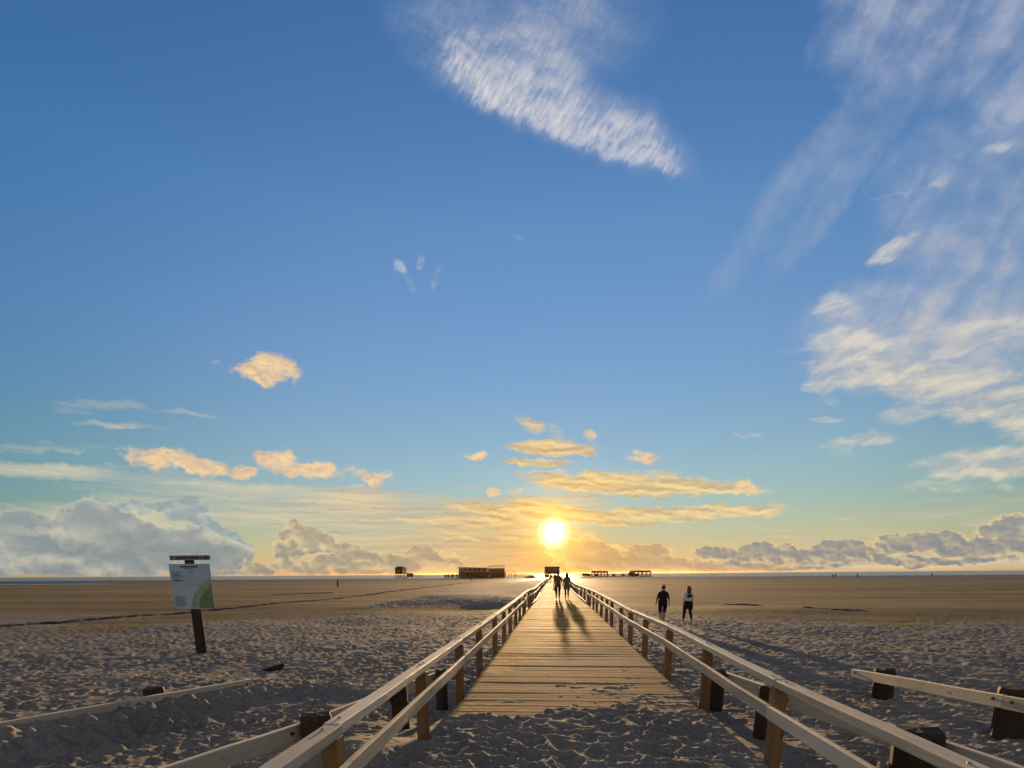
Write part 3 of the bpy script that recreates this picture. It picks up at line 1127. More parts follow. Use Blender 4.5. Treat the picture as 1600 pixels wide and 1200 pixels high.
def handrail(side, x_post, y0, label):
    rng = random.Random(side * 31 + 5)
    root = empty('handrail', (x_post, y0, 0))
    tag(root, label, 'handrail', 'handrails of the boardwalk')
    n = int((Y_END - y0) / SP) + 1
    pos = []
    for k in range(n):
        yy = y0 + k * SP
        g = min(1.0, yy / 30.0)
        wob = Vector((rng.gauss(0, 0.012 + 0.012 * g), 0, rng.gauss(0, 0.010 + 0.016 * g)))
        pos.append(Vector((x_post, yy, float(deck_z(yy)))) + wob)
    O = root.location
    for k, p in enumerate(pos):
        lean = Matrix.Rotation(rng.gauss(0, 0.012), 4, 'Y') @ Matrix.Rotation(rng.gauss(0, 0.01), 4, 'X')
        place('post', POSTS[0], root, mat=Matrix.Translation(p - O + Vector((0, 0, 0.0))) @ lean)
    for k in range(0, n - 2, 2):
        a, b = pos[k].copy(), pos[k + 2].copy()
        a.z += 0.73 + 0.034
        b.z += 0.73 + 0.034
        a.x += rng.uniform(-0.006, 0.006)
        o = place('top_rail', TOPS[rng.randrange(5)], root, mat=Matrix.Translation(a - O) @ along(a, b))
        if k < 6:
            for t in (0.12, SP - 0.05, SP + 0.06, 2 * SP - 0.12):
                place('bolt', BOLT, o, loc=(rng.uniform(-0.02, 0.02), t, 0.033))
        a, b = pos[k].copy(), pos[k + 2].copy()
        off = -side * (0.0525 + 0.021)
        for e in (a, b):
            e.x += off + rng.uniform(0, 0.003)
            e.z += 0.515
        o = place('middle_rail', MIDS[rng.randrange(5)], root, mat=Matrix.Translation(a - O) @ along(a, b))
        if k < 6:
            for t in (SP - 0.03, SP + 0.03):
                place('bolt', BOLT, o, mat=Matrix.Translation((-side * 0.020, t, 0.02)) @ Matrix.Rotation(-side * math.pi / 2, 4, 'Y'))
        if pos[k].y > 27:
            a, b = pos[k].copy(), pos[k + 2].copy()
            for e in (a, b):
                e.x += -side * 0.115
                e.z += 0.048
            place('kerb_rail', KERB[rng.randrange(3)], root, mat=Matrix.Translation(a - O) @ along(a, b))
    return root


handrail(-1, -1.295, 2.72 - 2 * SP + 0.05, 'pale wooden handrail on the left side of the boardwalk')
handrail(1, 1.885, 4.36 - 2 * SP, 'pale wooden handrail on the right side of the boardwalk')


# ------------------------------------------------------------------ pile fences flanking the entrance
def pile_mesh(r, top, base, square=False):
    n = 16
    mb = MB()
    pts, fs = [], []
    rng = random.Random(int(r * 1000 + top * 77))
    lev = [base - 0.7, base, (base + top) / 2, top - 0.035, top]
    rad = [1.02, 1.0, 0.99, 0.98, 0.90]
    prof = [1 + 0.05 * math.sin(3 * t + rng.random()) + rng.uniform(-0.025, 0.025) for t in (2 * math.pi * i / n for i in range(n))]
    for z, q in zip(lev, rad):
        for i in range(n):
            t = 2 * math.pi * i / n
            pts.append((r * q * prof[i] * math.cos(t), r * q * prof[i] * math.sin(t), z + (rng.uniform(-0.012, 0.012) if z > top - 0.01 else 0)))
    for k in range(len(lev) - 1):
        fs += [(k * n + i, k * n + (i + 1) % n, (k + 1) * n + (i + 1) % n, (k + 1) * n + i) for i in range(n)]
    c = len(pts)
    pts.append((0, 0, top + 0.008))
    b = (len(lev) - 1) * n
    fs += [(b + i, b + (i + 1) % n, c) for i in range(n)]
    return mb.add(pts, fs).mesh('pile', M['pile'])


def pile_fence(piles, planks, label):
    """piles: (x, y, top z, radius); planks: (p, q, thickness, height) with p, q at the plank's upper edge"""
    x, y = piles[0][:2]
    root = empty('pile_fence', (x, y, bz(x, y)))
    tag(root, label, 'fence', 'low pile fences beside the walk')
    O = root.location
    for (px, py, top, r) in piles:
        base = bz(px, py)
        o = place('pile', pile_mesh(r, top, base), root, loc=(px - O.x, py - O.y, -O.z))
        o.rotation_euler = (random.uniform(-0.03, 0.03), random.uniform(-0.03, 0.03), random.uniform(0, 6))
    for (p, q, t, h) in planks:
        p, q = Vector(p), Vector(q)
        L = (q - p).length
        me = rail_mesh('plank', t, h, L, M['beam'], int(p.x * 100) + 9)
        m = Matrix.Translation(p - O - Vector((0, 0, h / 2))) @ along(p, q)
        o = place('plank', me, root, mat=m)
        for tt in (0.12, L - 0.12):
            for sd in (-1, 1):
                place('bolt', BOLT_RUST, o, mat=Matrix.Translation((sd * (t / 2 - 0.002), tt, 0.02)) @ Matrix.Rotation(sd * math.pi / 2, 4, 'Y'))
    return root


BOLT_RUST = MB().tube((0, 0, 0), (0, 0, 0.02), 0.02, 0.017, 6).mesh('bolt', M['rust'])
# right, close to the walk
A1, A2, A3, A0 = Vector((2.36, 7.5, 0.27)), Vector((2.50, 6.0, 0.36)), Vector((2.74, 3.9, 0.50)), Vector((2.95, 2.1, 0.55))
pile_fence([(A1.x, A1.y, A1.z, 0.12), (A2.x, A2.y, A2.z, 0.125), (A3.x, A3.y, A3.z, 0.16)],
           [((A1.x + 0.16, A1.y + 0.15, A1.z - 0.05), (A2.x + 0.16, A2.y, A2.z - 0.06), 0.06, 0.17),
            ((A2.x + 0.16, A2.y - 0.01, A2.z - 0.065), (A3.x + 0.20, A3.y, A3.z - 0.10), 0.06, 0.17),
            ((A3.x + 0.20, A3.y - 0.01, A3.z - 0.10), (A0.x + 0.20, A0.y, A0.z - 0.10), 0.06, 0.17)],
           'low plank fence on dark round piles, just outside the right handrail')
# right, further out
B1, B2 = at(1376, 1097, -0.42), at(1572, 1170, -0.36)
b1, b2 = Vector((B1.x, B1.y, 0.13)), Vector((B2.x, B2.y, 0.36))
dB = (b2 - b1)
dB2 = dB.to_2d().normalized()
nB = Vector((-abs(dB2.y), -abs(dB2.x), 0)) * 0.20
pile_fence([(b1.x, b1.y, b1.z, 0.145), (b2.x, b2.y, b2.z, 0.17)],
           [(b1 - dB.normalized() * 0.55 + nB + Vector((0, 0, -0.05)), b2 + nB + dB.normalized() * 0.10 + Vector((0, 0, -0.075)), 0.055, 0.15),
            (b2 + nB + dB.normalized() * 0.11 + Vector((0, 0, -0.08)), b2 + nB + dB.normalized() * 2.6 + Vector((0, 0, -0.06)), 0.055, 0.15)],
           'low plank fence on two thick dark piles, farther out on the sand at right')
# left, close to the walk
C1, C2, C3, C0 = Vector((-2.25, 4.55, 0.36)), Vector((-1.98, 6.3, 0.27)), Vector((-1.74, 7.7, 0.20)), Vector((-2.72, 2.6, 0.46))
pile_fence([(C3.x, C3.y, C3.z, 0.09), (C2.x, C2.y, C2.z, 0.11), (C1.x, C1.y, C1.z, 0.145)],
           [((C3.x - 0.13, C3.y + 0.1, C3.z - 0.07), (C2.x - 0.15, C2.y, C2.z - 0.07), 0.06, 0.17),
            ((C2.x - 0.15, C2.y - 0.01, C2.z - 0.07), (C1.x - 0.19, C1.y, C1.z - 0.10), 0.06, 0.17),
            ((C1.x - 0.19, C1.y - 0.01, C1.z - 0.10), (C0.x - 0.19, C0.y, C0.z - 0.10), 0.06, 0.17)],
           'low plank fence on dark round piles, just outside the left handrail')
# left, further out, nearly buried
lb = lambda t, dz=0.0: Vector((LB0.x + (LB1.x - LB0.x) * t, LB0.y + (LB1.y - LB0.y) * t, LB0.z + (LB1.z - LB0.z) * t + dz))
E1, E2 = lb(0.40), lb(1.02)
nL = Vector((LBD.y, -LBD.x, 0))
pile_fence([(E1.x + nL.x * 0.18, E1.y + nL.y * 0.18, E1.z + 0.11, 0.13), (E2.x + nL.x * 0.18, E2.y + nL.y * 0.18, E2.z + 0.11, 0.13)],
           [(lb(0.0, 0.035), lb(0.53, 0.045), 0.075, 0.19), (lb(0.532, 0.04), lb(1.06, 0.035), 0.075, 0.19)],
           'half buried plank fence with one pile stub, in the sand at lower left')
tag(MB().bar(on_ground(414, 1049) + Vector((-0.05, -0.02, 0.0)), on_ground(436, 1046) + Vector((0.1, 0.05, 0.09)), 0.10, 0.09).build('driftwood', M['pile'], None, 0.01),
    'short dark piece of driftwood lying on the sand beyond the half buried fence', 'driftwood')


# ------------------------------------------------------------------ information sign
def information_sign():
    foot = on_ground(316, 1021)
    Yp = foot.y

    def on_plane(px, py, dy=0.0):
        d = ray(px, py)
        t = (Yp + dy) / d.y
        return Vector((d.x * t, Yp + dy, EYE + d.z * t))
    root = empty('information_sign', foot)
    tag(root, 'leaning information sign with pale map panel on a dark post in the sand', 'sign')
    O = root.location
    tl, tr, bl, br = on_plane(265, 881, -0.16), on_plane(328, 881, -0.16), on_plane(272, 952, -0.16), on_plane(335, 951, -0.16)
    ptop = on_plane(296, 874)
    ax = (ptop - foot).normalized()
    mb = MB()
    mb.tube(foot - ax * 0.5 - O, ptop - O, 0.135, 0.115, 12, rough=0.06)
    mb.build('post', M['pile'], root)
    w = ((tr - tl).length + (br - bl).length) / 2
    h = ((tl - bl).length + (tr - br).length) / 2
    c = (tl + tr + bl + br) / 4
    xa = ((tr - tl) + (br - bl)).normalized()
    za = ((tl - bl) + (tr - br)).normalized()
    ya = za.cross(xa).normalized()
    za = xa.cross(ya).normalized()
    if ya.y < 0:
        ya = -ya
    fr = Matrix((xa, ya, za)).transposed().to_4x4()
    pane = MB().box((0, 0, 0), (w, 0.018, h)).build('panel', M['sign'], root, 0.003)
    pane.matrix_local = Matrix.Translation(c - O) @ fr

    def patch(pts, mat, name, parent=pane, off=-0.0115):
        me = MB().add([((u - 0.5) * w, off, (0.5 - v) * h) for u, v in pts], [tuple(range(len(pts)))]).mesh(name, mat)
        return place(name, me, parent)
    # the map: green land rising to the right, lighter shore
    rr = random.Random(4)
    land = [(1.0 - 0.01, 0.34), (0.93, 0.335), (0.86, 0.37), (0.80, 0.42), (0.76, 0.47), (0.70, 0.50), (0.66, 0.57), (0.60, 0.62), (0.55, 0.68), (0.52, 0.74),
            (0.47, 0.78), (0.44, 0.86), (0.43, 0.985), (0.99, 0.985)]
    patch(land, M['sign_shore'], 'printed_coast', off=-0.0105)
    wood_ = [(0.99, 0.46), (0.94, 0.48), (0.90, 0.56), (0.84, 0.58), (0.78, 0.66), (0.70, 0.70), (0.68, 0.80), (0.64, 0.86), (0.66, 0.98), (0.985, 0.98)]
    patch(wood_, M['sign_green'], 'printed_woodland', off=-0.0120)
    tx = MB()

    def line(u0, u1, v, t):
        u = u0
        while u < u1:
            l = rr.uniform(0.012, 0.045)
            e = min(u + l, u1)
            tx.add([((a - 0.5) * w, -0.0135, (0.5 - b) * h) for a, b in ((u, v), (u, v + t), (e, v + t), (e, v))], [(0, 1, 2, 3)])
            u = e + rr.uniform(0.006, 0.012)
    line(0.28, 0.72, 0.045, 0.035)
    line(0.36, 0.62, 0.10, 0.010)
    for k in range(7):
        line(0.06, rr.uniform(0.18, 0.32), 0.19 + 0.03 * k, 0.010)
    line(0.12, 0.24, 0.355, 0.022)
    for k in range(11):
        line(0.05, rr.uniform(0.22, 0.36), 0.715 + 0.022 * k, 0.008)
    for u, v in ((0.51, 0.185), (0.69, 0.475), (0.55, 0.66), (0.69, 0.77), (0.50, 0.90), (0.03, 0.985), (0.965, 0.985)):
        tx.add([((u + 0.016 * math.cos(t) - 0.5) * w, -0.0138, (0.5 - v) * h + 0.016 * w * math.sin(t)) for t in (i * math.pi / 4 for i in range(8))], [tuple(range(8))])
    tx.build('print', M['sign_ink'], pane)
    # header strip above
    a, b = on_plane(264.5, 868, -0.16), on_plane(328, 875, -0.16)
    hw, hh = b.x - a.x, a.z - b.z
    hd = MB().box((0, 0, 0), (hw, 0.018, hh)).build('header_strip', M['sign_head'], root, 0.003)
    hd.matrix_local = Matrix.Translation((a + b) / 2 - O)
    t2 = MB()
    u = 0.17
    words = [0.30, 0.25, 0.06, 0.17]
    for wd in words:
        e = u + wd
        while u < e:
            l = rr.uniform(0.013, 0.022)
            t2.add([((p - 0.5) * hw, -0.0125, q * hh) for p, q in ((u, 0.24), (u, -0.24), (u + l, -0.24), (u + l, 0.24))], [(0, 1, 2, 3)])
            if rr.random() < 0.6:
                t2.add([((p - 0.5) * hw, -0.0127, q * hh) for p, q in ((u, 0.05), (u, -0.06), (u + l + 0.012, -0.06), (u + l + 0.012, 0.05))], [(0, 1, 2, 3)])
            u += l + rr.uniform(0.008, 0.013)
        u = e + 0.025
    t2.add([((0.065 + x - 0.5) * hw, -0.0125, z * hh) for x, z in ((-0.02, 0.1), (-0.008, -0.38), (0.008, -0.38), (0.02, 0.1), (0.012, 0.36), (-0.012, 0.36))], [(0, 1, 2, 3, 4, 5)])
    t2.build('print', M['sign_ink'], hd)
    MB().box((c.x - O.x, Yp - 0.13 - O.y, (tl.z + tr.z) / 2 - 0.15 - O.z), (w * 0.8, 0.03, 0.08)).build('batten', M['pile'], root)


M['sign'] = flat('pale printed panel', (0.38, 0.48, 0.56), 0.45, 0.4, 0.08, 2)
M['sign_shore'] = flat('printed shore green', (0.30, 0.36, 0.24), 0.45, 0.4, 0.15, 8)
M['sign_green'] = flat('printed woodland green', (0.15, 0.22, 0.11), 0.45, 0.4, 0.3, 12)
M['sign_ink'] = flat('printing ink', (0.018, 0.02, 0.03), 0.5, 0.3, 0.1, 5)
M['sign_head'] = flat('header strip cream', (0.28, 0.25, 0.18), 0.45, 0.4, 0.1, 5)
information_sign()


# ------------------------------------------------------------------ seaweed wrack line
def wrack(name, pts, width, n, seed, zz=-0.74):
    rng = random.Random(seed)
    P_ = [at(px, py, zz) for px, py in pts]
    seg = [0]
    for a, b in zip(P_, P_[1:]):
        seg.append(seg[-1] + (b - a).length)
    mb = MB()
    for k in range(n):
        s = rng.random() * seg[-1]
        i = max(j for j in range(len(seg) - 1) if seg[j] <= s)
        t = (s - seg[i]) / (seg[i + 1] - seg[i])
        p = P_[i].lerp(P_[i + 1], t)
        d = (P_[i + 1] - P_[i]).normalized()
        nrm = Vector((-d.y, d.x, 0))
        p = p + nrm * (math.sin(s * 0.35) * 0.5 * width + rng.choice((-0.5, 0.5, 0.5)) * width + rng.gauss(0, 0.22 * width))
        z = bz(p.x, p.y)
        L, w, h = rng.uniform(0.25, 0.9), rng.uniform(0.08, 0.25), rng.uniform(0.03, 0.09)
        a = math.atan2(d.y, d.x) + rng.gauss(0, 0.35)
        ca, sa = math.cos(a), math.sin(a)
        vs = [(p.x + x * L * ca - y * w * sa, p.y + x * L * sa + y * w * ca, z + q * h) for x, y, q in
              ((-1, 0, -0.2), (-0.3, -1, -0.2), (0.4, -0.8, -0.2), (1, 0.1, -0.2), (0.3, 1, -0.2), (-0.5, 0.8, -0.2), (0.0, 0.0, 1.0), (-0.4, 0.1, 0.7))]
        mb.add(vs, [(0, 1, 7), (1, 6, 7), (1, 2, 6), (2, 3, 6), (3, 4, 6), (4, 5, 6), (5, 7, 6), (5, 0, 7)])
    return tag(mb.build(name, M['weed']), 'dark seaweed washed up in a line across the damp beach', 'seaweed', kind='stuff')


M['weed'] = flat('dark dried seaweed', (0.035, 0.020, 0.012), 0.8, 0.3, 0.4, 4)
wrack('seaweed_line', [(-120, 1003), (0, 989), (130, 975), (260, 962), (400, 948), (520, 936), (640, 920.5), (740, 909)], 0.35, 2600, 1)
wrack('seaweed_patch', [(425, 929), (480, 927), (520, 926)], 0.3, 130, 2)
wrack('seaweed_patch', [(500, 911), (530, 910), (560, 909)], 0.6, 70, 3)
wrack('seaweed_patch', [(585, 909), (600, 908.6), (620, 908)], 0.7, 60, 4)
wrack('seaweed_patch', [(1135, 943), (1165, 944), (1182, 946)], 0.15, 34, 5)
wrack('seaweed_patch', [(1236, 950), (1300, 955), (1360, 957)], 0.2, 16, 6)
wrack('seaweed_patch', [(1034, 913), (1044, 913.5)], 0.3, 30, 7)


# ------------------------------------------------------------------ people
def skinned(verts, edges, radii, mats, assign, root=0):
    """one continuous surface grown over a skeleton; assign(p, group) gives each face its material"""
    me = bpy.data.meshes.new('person')
    me.from_pydata(verts, edges, [])
    o = bpy.data.objects.new('tmp', me)
    COL.objects.link(o)
    m = o.modifiers.new('skin', 'SKIN')
    m.use_smooth_shade = True
    sv = me.skin_vertices[0].data
    for i, r in enumerate(radii):
        sv[i].radius = r if isinstance(r, tuple) else (r, r)
        sv[i].use_root = (i == root)
    s = o.modifiers.new('sub', 'SUBSURF')
    s.levels = s.render_levels = 1
    dg = bpy.context.evaluated_depsgraph_get()
    out = bpy.data.meshes.new_from_object(o.evaluated_get(dg))
    bpy.data.objects.remove(o)
    out.materials.clear()
    for k in mats:
        out.materials.append(k)
    for p in out.polygons:
        p.material_index = assign(p.center)
        p.use_smooth = True
    return out


def ellipsoid(c, s, n=10, m=7, cut=None):
    mb = MB()
    pts, fs = [], []
    for j in range(m + 1):
        f = math.pi * j / m
        for i in range(n):
            t = 2 * math.pi * i / n
            pts.append((c[0] + s[0] * math.sin(f) * math.cos(t), c[1] + s[1] * math.sin(f) * math.sin(t), c[2] + s[2] * math.cos(f)))
    for j in range(m):
        for i in range(n):
            fs.append((j * n + i, (j + 1) * n + i, (j + 1) * n + (i + 1) % n, j * n + (i + 1) % n))
    mb.add(pts, fs)
    return mb


def person(loc, rz, height, look, label, stride=0.16, phase=1, group=None, lod=0, scale=1.0):
    """a walker seen from behind, facing local +Y"""
    k = height / 1.75
    bw = look.get('build', 1.2)
    s, f = stride, phase
    V, Ed, Rr = [], [], []

    def j(p, r, parent=None):
        V.append(tuple(c * k for c in p))
        Rr.append(tuple(x * k for x in r) if isinstance(r, tuple) else r * k)
        if parent is not None:
            Ed.append((parent, len(V) - 1))
        return len(V) - 1
    hipw = look.get('hips', 1.0)
    pel = j((0, 0, 0.94), (0.150 * bw * hipw, 0.115 * bw))
    sp = j((0, 0.005, 1.12), (0.142 * bw, 0.108 * bw), pel)
    ch = j((0, 0.005, 1.30), (0.150 * bw, 0.112 * bw), sp)
    nk0 = j((0, 0.01, 1.42), (0.110 * bw, 0.085), ch)
    nk = j((0, 0.015, 1.52), 0.060, nk0)
    hd = j((0, 0.025, 1.61), (0.088, 0.100), nk)
    j((0, 0.03, 1.70), (0.082, 0.094), hd)
    for sd in (-1, 1):
        sw = -sd * f * s * 0.8
        sh = j((sd * (0.165 + 0.05 * (bw - 1)), 0.005, 1.385), 0.060, nk0)
        el = j((sd * (0.215 + 0.08 * (bw - 1)), -0.02 + sw * 0.45, 1.14), 0.045, sh)
        wr = j((sd * (0.235 + 0.10 * (bw - 1)), 0.04 + sw, 0.93), 0.029, el)
        pm = j((sd * (0.235 + 0.10 * (bw - 1)), 0.05 + sw * 1.05, 0.86), 0.034, wr)
        if lod == 0:
            for q, (ln, yy) in enumerate(((0.085, 0.030), (0.095, 0.010), (0.090, -0.010), (0.070, -0.028))):
                a = j((sd * (0.232 + 0.10 * (bw - 1)), 0.052 + sw * 1.05 + yy, 0.86 - ln * 0.6), 0.0095, pm)
                j((sd * (0.224 + 0.10 * (bw - 1)), 0.058 + sw * 1.05 + yy, 0.86 - ln), 0.008, a)
            a = j((sd * (0.226 + 0.10 * (bw - 1)), 0.085 + sw * 1.05, 0.85), 0.011, pm)
            j((sd * (0.222 + 0.10 * (bw - 1)), 0.105 + sw * 1.05, 0.82), 0.009, a)
    for sd in (-1, 1):
        st = sd * f * s
        hp = j((sd * 0.088 * bw, 0, 0.90), 0.088 * bw, pel)
        lift = 0.05 if st < 0 else 0.0
        kn = j((sd * 0.095, st * 0.55 + 0.03, 0.50 + lift * 0.4), 0.060 * bw, hp)
        cf = j((sd * 0.095, st * 0.85 - (0.05 if st < 0 else 0.0), 0.30 + lift), 0.054 * bw, kn)
        an = j((sd * 0.095, st * 1.15 - (0.06 if st < 0 else 0.0), 0.085 + lift), 0.036, cf)
        heel = j((sd * 0.095, st * 1.15 - 0.035 - (0.06 if st < 0 else 0), 0.045 + lift), 0.038, an)
        j((sd * 0.105, st * 1.15 + 0.11 - (0.06 if st < 0 else 0), 0.033 + lift * 0.25), 0.034, an)
    top_z, leg_z = look.get('hem', 0.93) * k, look.get('leg', 0.1) * k
    slv = look.get('sleeve', 1.16) * k
    mats = [look['skin'], look['top'], look['legs'], look['shoe'], look['hair']]

    def assign(p):
        armx = (0.178 + 0.06 * (bw - 1)) * k
        if p.z > 1.50 * k:
            return 4 if (look.get('long') and p.z > 1.50 * k and p.y < 0.02 * k) or p.z > 1.665 * k or (p.y < 0.015 * k and p.z > 1.57 * k) else 0
        if abs(p.x) > armx and p.z > 0.70 * k:
            return 1 if p.z > slv else 0
        if p.z > top_z:
            return 1
        if p.z > leg_z:
            return 2
        return 3 if p.z < 0.09 * k + 0.02 else 0
    me = skinned(V, Ed, Rr, mats, assign)
    o = place('person', me, loc=loc)
    o.rotation_euler[2] = rz
    tag(o, label, 'person', group)
    # hair
    hm = ellipsoid((0, 0.012 * k, 1.655 * k), (0.095 * k, 0.108 * k, 0.098 * k), 12, 8)
    hm.v = [(x, y_, z if not (y_ > 0.05 * k and z < 1.66 * k) else max(z, 1.66 * k)) for x, y_, z in hm.v]
    if look.get('long'):
        hm2 = ellipsoid((0, -0.075 * k, 1.53 * k), (0.105 * k, 0.062 * k, 0.20 * k), 12, 8)
        hm.add(hm2.v, hm2.f)
    hm.build('hair', look['hair'], o, 0, True)
    if look.get('skirt'):
        z0, z1, r0, r1 = look['skirt']
        sk = MB()
        n = 14
        lev = [(z0, r0), ((z0 + z1) / 2, (r0 + r1) / 2 * 1.02), (z1, r1)]
        pts = [(r * bw * k * math.cos(2 * math.pi * i / n), r * 0.74 * bw * k * math.sin(2 * math.pi * i / n), z * k) for z, r in lev for i in range(n)]
        sk.add(pts, [(a * n + i, a * n + (i + 1) % n, (a + 1) * n + (i + 1) % n, (a + 1) * n + i) for a in range(2) for i in range(n)])
        sk.build(look.get('skirt_name', 'jacket_hem'), look.get('skirt_mat', look['top']), o, 0, True)
    if look.get('print'):
        pr = MB()
        r = 0.118 * k
        a = [(-0.085 * k + i * 0.034 * k) for i in range(6)]
        pts = [(x * 1.3, -math.sqrt(max(0.0, 1 - (x / (0.20 * k)) ** 2)) * 0.125 * k * bw - 0.012, z) for z in (1.22 * k, 1.36 * k) for x in a]
        pr.add(pts, [(i, i + 1, 7 + i, 6 + i) for i in range(5)])
        q = pr.build('shirt_print', look['legs'], o)
    return o


skin = flat('skin', (0.42, 0.25, 0.17), 0.55, 0.35, 0.08, 10)
dark_cloth = flat('dark jacket cloth', (0.030, 0.018, 0.016), 0.9, 0.1, 0.3, 12)
black_cloth = flat('black trouser cloth', (0.016, 0.016, 0.020), 0.9, 0.1, 0.3, 12)
white_cloth = flat('white shirt cotton', (0.62, 0.60, 0.58), 0.9, 0.1, 0.06, 12)
tan_cloth = flat('brown coat cloth', (0.16, 0.09, 0.05), 0.9, 0.1, 0.2, 12)
grey_cloth = flat('grey coat cloth', (0.15, 0.12, 0.10), 0.9, 0.1, 0.2, 12)
hair_dark = flat('dark hair', (0.018, 0.011, 0.008), 0.6, 0.4, 0.3, 30)
hair_red = flat('reddish hair', (0.09, 0.025, 0.012), 0.6, 0.4, 0.3, 30)
shoe = flat('shoe leather', (0.05, 0.035, 0.025), 0.6, 0.3, 0.2, 20)

p = on_ground(1034, 974)
person((p.x, p.y, gz(p.x, p.y) - 0.01), R(-4), 1.78, dict(skin=skin, top=dark_cloth, legs=black_cloth, shoe=skin, hair=hair_dark, hem=0.84, leg=0.50, sleeve=1.12, build=1.42),
       'person in dark top and shorts with short hair, walking on sand right of the boardwalk', 0.19, 1, 'walkers on the sand')
p = on_ground(1073, 973.5)
woman = person((p.x, p.y, gz(p.x, p.y) - 0.01), R(6), 1.74, dict(skin=skin, top=white_cloth, legs=black_cloth, shoe=skin, hair=hair_red, long=True, hem=1.02, leg=0.22, sleeve=1.20,
               build=1.26, print=True), 'person in white shirt with dark print and black trousers, walking on sand', 0.24, -1, 'walkers on the sand')
# a dark sweater tied round the hips
sw = MB()
n = 16
pts = []
for z, r in ((1.06, 0.205), (1.0, 0.222), (0.88, 0.232), (0.68, 0.24)):
    for i in range(n):
        t = 2 * math.pi * i / n
        back = 1.0 if math.sin(t) < 0.25 else 0.35
        pts.append((r * math.cos(t), r * 0.78 * math.sin(t), 1.05 + (z - 1.05) * back - 0.02))
sw.add(pts, [(a * n + i, a * n + (i + 1) % n, (a + 1) * n + (i + 1) % n, (a + 1) * n + i) for a in range(3) for i in range(n)])
sw.build('tied_sweater', black_cloth, woman, 0, True)

zd = lambda y_: float(deck_z(y_))
c1, c2 = at(871.5, 935.5, 0.0), at(885.5, 934.5, 0.0)
person((c1.x, c1.y, zd(c1.y) + 0.002), 0.0, 1.84, dict(skin=skin, top=tan_cloth, legs=dark_cloth, shoe=shoe, hair=hair_dark, hem=0.84, sleeve=0.9, build=1.3),
       'person in brown coat, left one of the couple walking away along the boardwalk', 0.07, 1, 'walkers on the boardwalk')
person((c2.x, c2.y, zd(c2.y) + 0.002), R(-3), 1.74, dict(skin=skin, top=grey_cloth, legs=dark_cloth, shoe=shoe, hair=hair_dark, long=True, hem=0.72, sleeve=0.9, build=1.22,
       skirt=(1.08, 0.64, 0.15, 0.20)), 'person in grey coat, right one of the couple walking away along the boardwalk', 0.06, -1, 'walkers on the boardwalk')
c3 = at(866.8, 915.3, 0.0)
person((c3.x, c3.y, zd(c3.y) + 0.002), 0.1, 1.72, dict(skin=skin, top=tan_cloth, legs=dark_cloth, shoe=shoe, hair=hair_dark, hem=0.88, sleeve=0.9),
       'person farther down the boardwalk, half hidden by the brown coated walker', 0.2, 1, 'walkers on the boardwalk', 1)
c4 = at(860.4, 908.3, 0.0)
person((c4.x, c4.y, zd(c4.y) + 0.002), 0.0, 1.75, dict(skin=skin, top=dark_cloth, legs=dark_cloth, shoe=shoe, hair=hair_dark, hem=0.88, sleeve=0.9),
       'tiny dark person farthest along the boardwalk, beside the left handrail', 0.12, -1, 'walkers on the boardwalk', 1)
far_look = dict(skin=skin, top=dark_cloth, legs=black_cloth, shoe=shoe, hair=hair_dark, hem=0.88, sleeve=0.9)
for px, py, hgt, lab in ((528, 919, 1.72, 'small dark person alone on the damp beach left of the stilt hut'),
                         (737, 908.3, 1.2, 'child sized dark person on the sand in front of the long stilt restaurant'),
                         (1300, 903.6, 1.7, 'left one of two tiny people close together near the far shore'),
                         (1304.6, 903.4, 1.75, 'right one of two tiny people close together near the far shore'),
                         (1339, 903.4, 1.9, 'tiny person standing alone and tallest on the far right shore'),
                         (1455.5, 900.5, 1.7, 'tiny person at the far right edge of the shore beyond the pools')):
    d = on_ground(px, py)
    person((d.x, d.y, bz(d.x, d.y)), random.uniform(-1, 1), hgt, far_look, lab, 0.12, 1, 'tiny people far out on the beach', 1)


# ------------------------------------------------------------------ buildings and poles at the shore
M['dark_wood'] = flat('dark stained timber cladding', (0.045, 0.026, 0.018), 0.8, 0.2, 0.3, 0.6)
M['red_wood'] = flat('dark red timber cladding', (0.07, 0.020, 0.011), 0.8, 0.2, 0.3, 0.6)
M['pale_wall'] = flat('pale grey painted wall', (0.17, 0.16, 0.16), 0.7, 0.3, 0.1, 0.6)
M['sun_painted_wall'] = flat('cream wall with painted sunlight', (0.70, 0.62, 0.44), 0.7, 0.3, 0.08, 0.6)  # sunlight on the hut's side is put into this pale colour
M['roof'] = flat('dark roof felt', (0.055, 0.050, 0.048), 0.85, 0.2, 0.2, 0.6)


def glass_material():
    m, b = material('window glass')
    b.inputs['Base Color'].default_value = (0.02, 0.025, 0.03, 1)
    b.inputs['Roughness'].default_value = 0.06
    n = noise(tex('Object'), 0.7, 2.0, 0.5)
    bump(n, 0.05, 0.05, b)
    return m


M['glass'] = glass_material()
SHORE = 352.0                    # the buildings stand in one row about this far out


def far_x(px, py=899):
    d = ray(px, py)
    return d.x / d.y * SHORE


PXM = SHORE / 800.0              # metres per photograph pixel out there


def stilt(name, loc, label, cat='building', group='stilt buildings at the shore'):
    e = empty(name, loc)
    return tag(e, label, cat, group)


def part(name, mb, mat, parent, **k):
    return mb.build(name, mat, parent, **k)


def window(parent, c, w, h, facing=-1):
    f = MB()
    t = 0.12
    x, y_, z = c
    for dx, dz, sx, sz in ((0, h / 2, w + t, t), (0, -h / 2, w + t, t), (-w / 2, 0, t, h - t), (w / 2, 0, t, h - t)):
        f.box((x + dx, y_ + facing * 0.06, z + dz), (sx, 0.1, sz))
    o = f.build('window', M['pale_wall'], parent)
    MB().box((x, y_ + facing * 0.02, z), (w - 0.01, 0.05, h - 0.01)).build('pane', M['glass'], o)
    return o


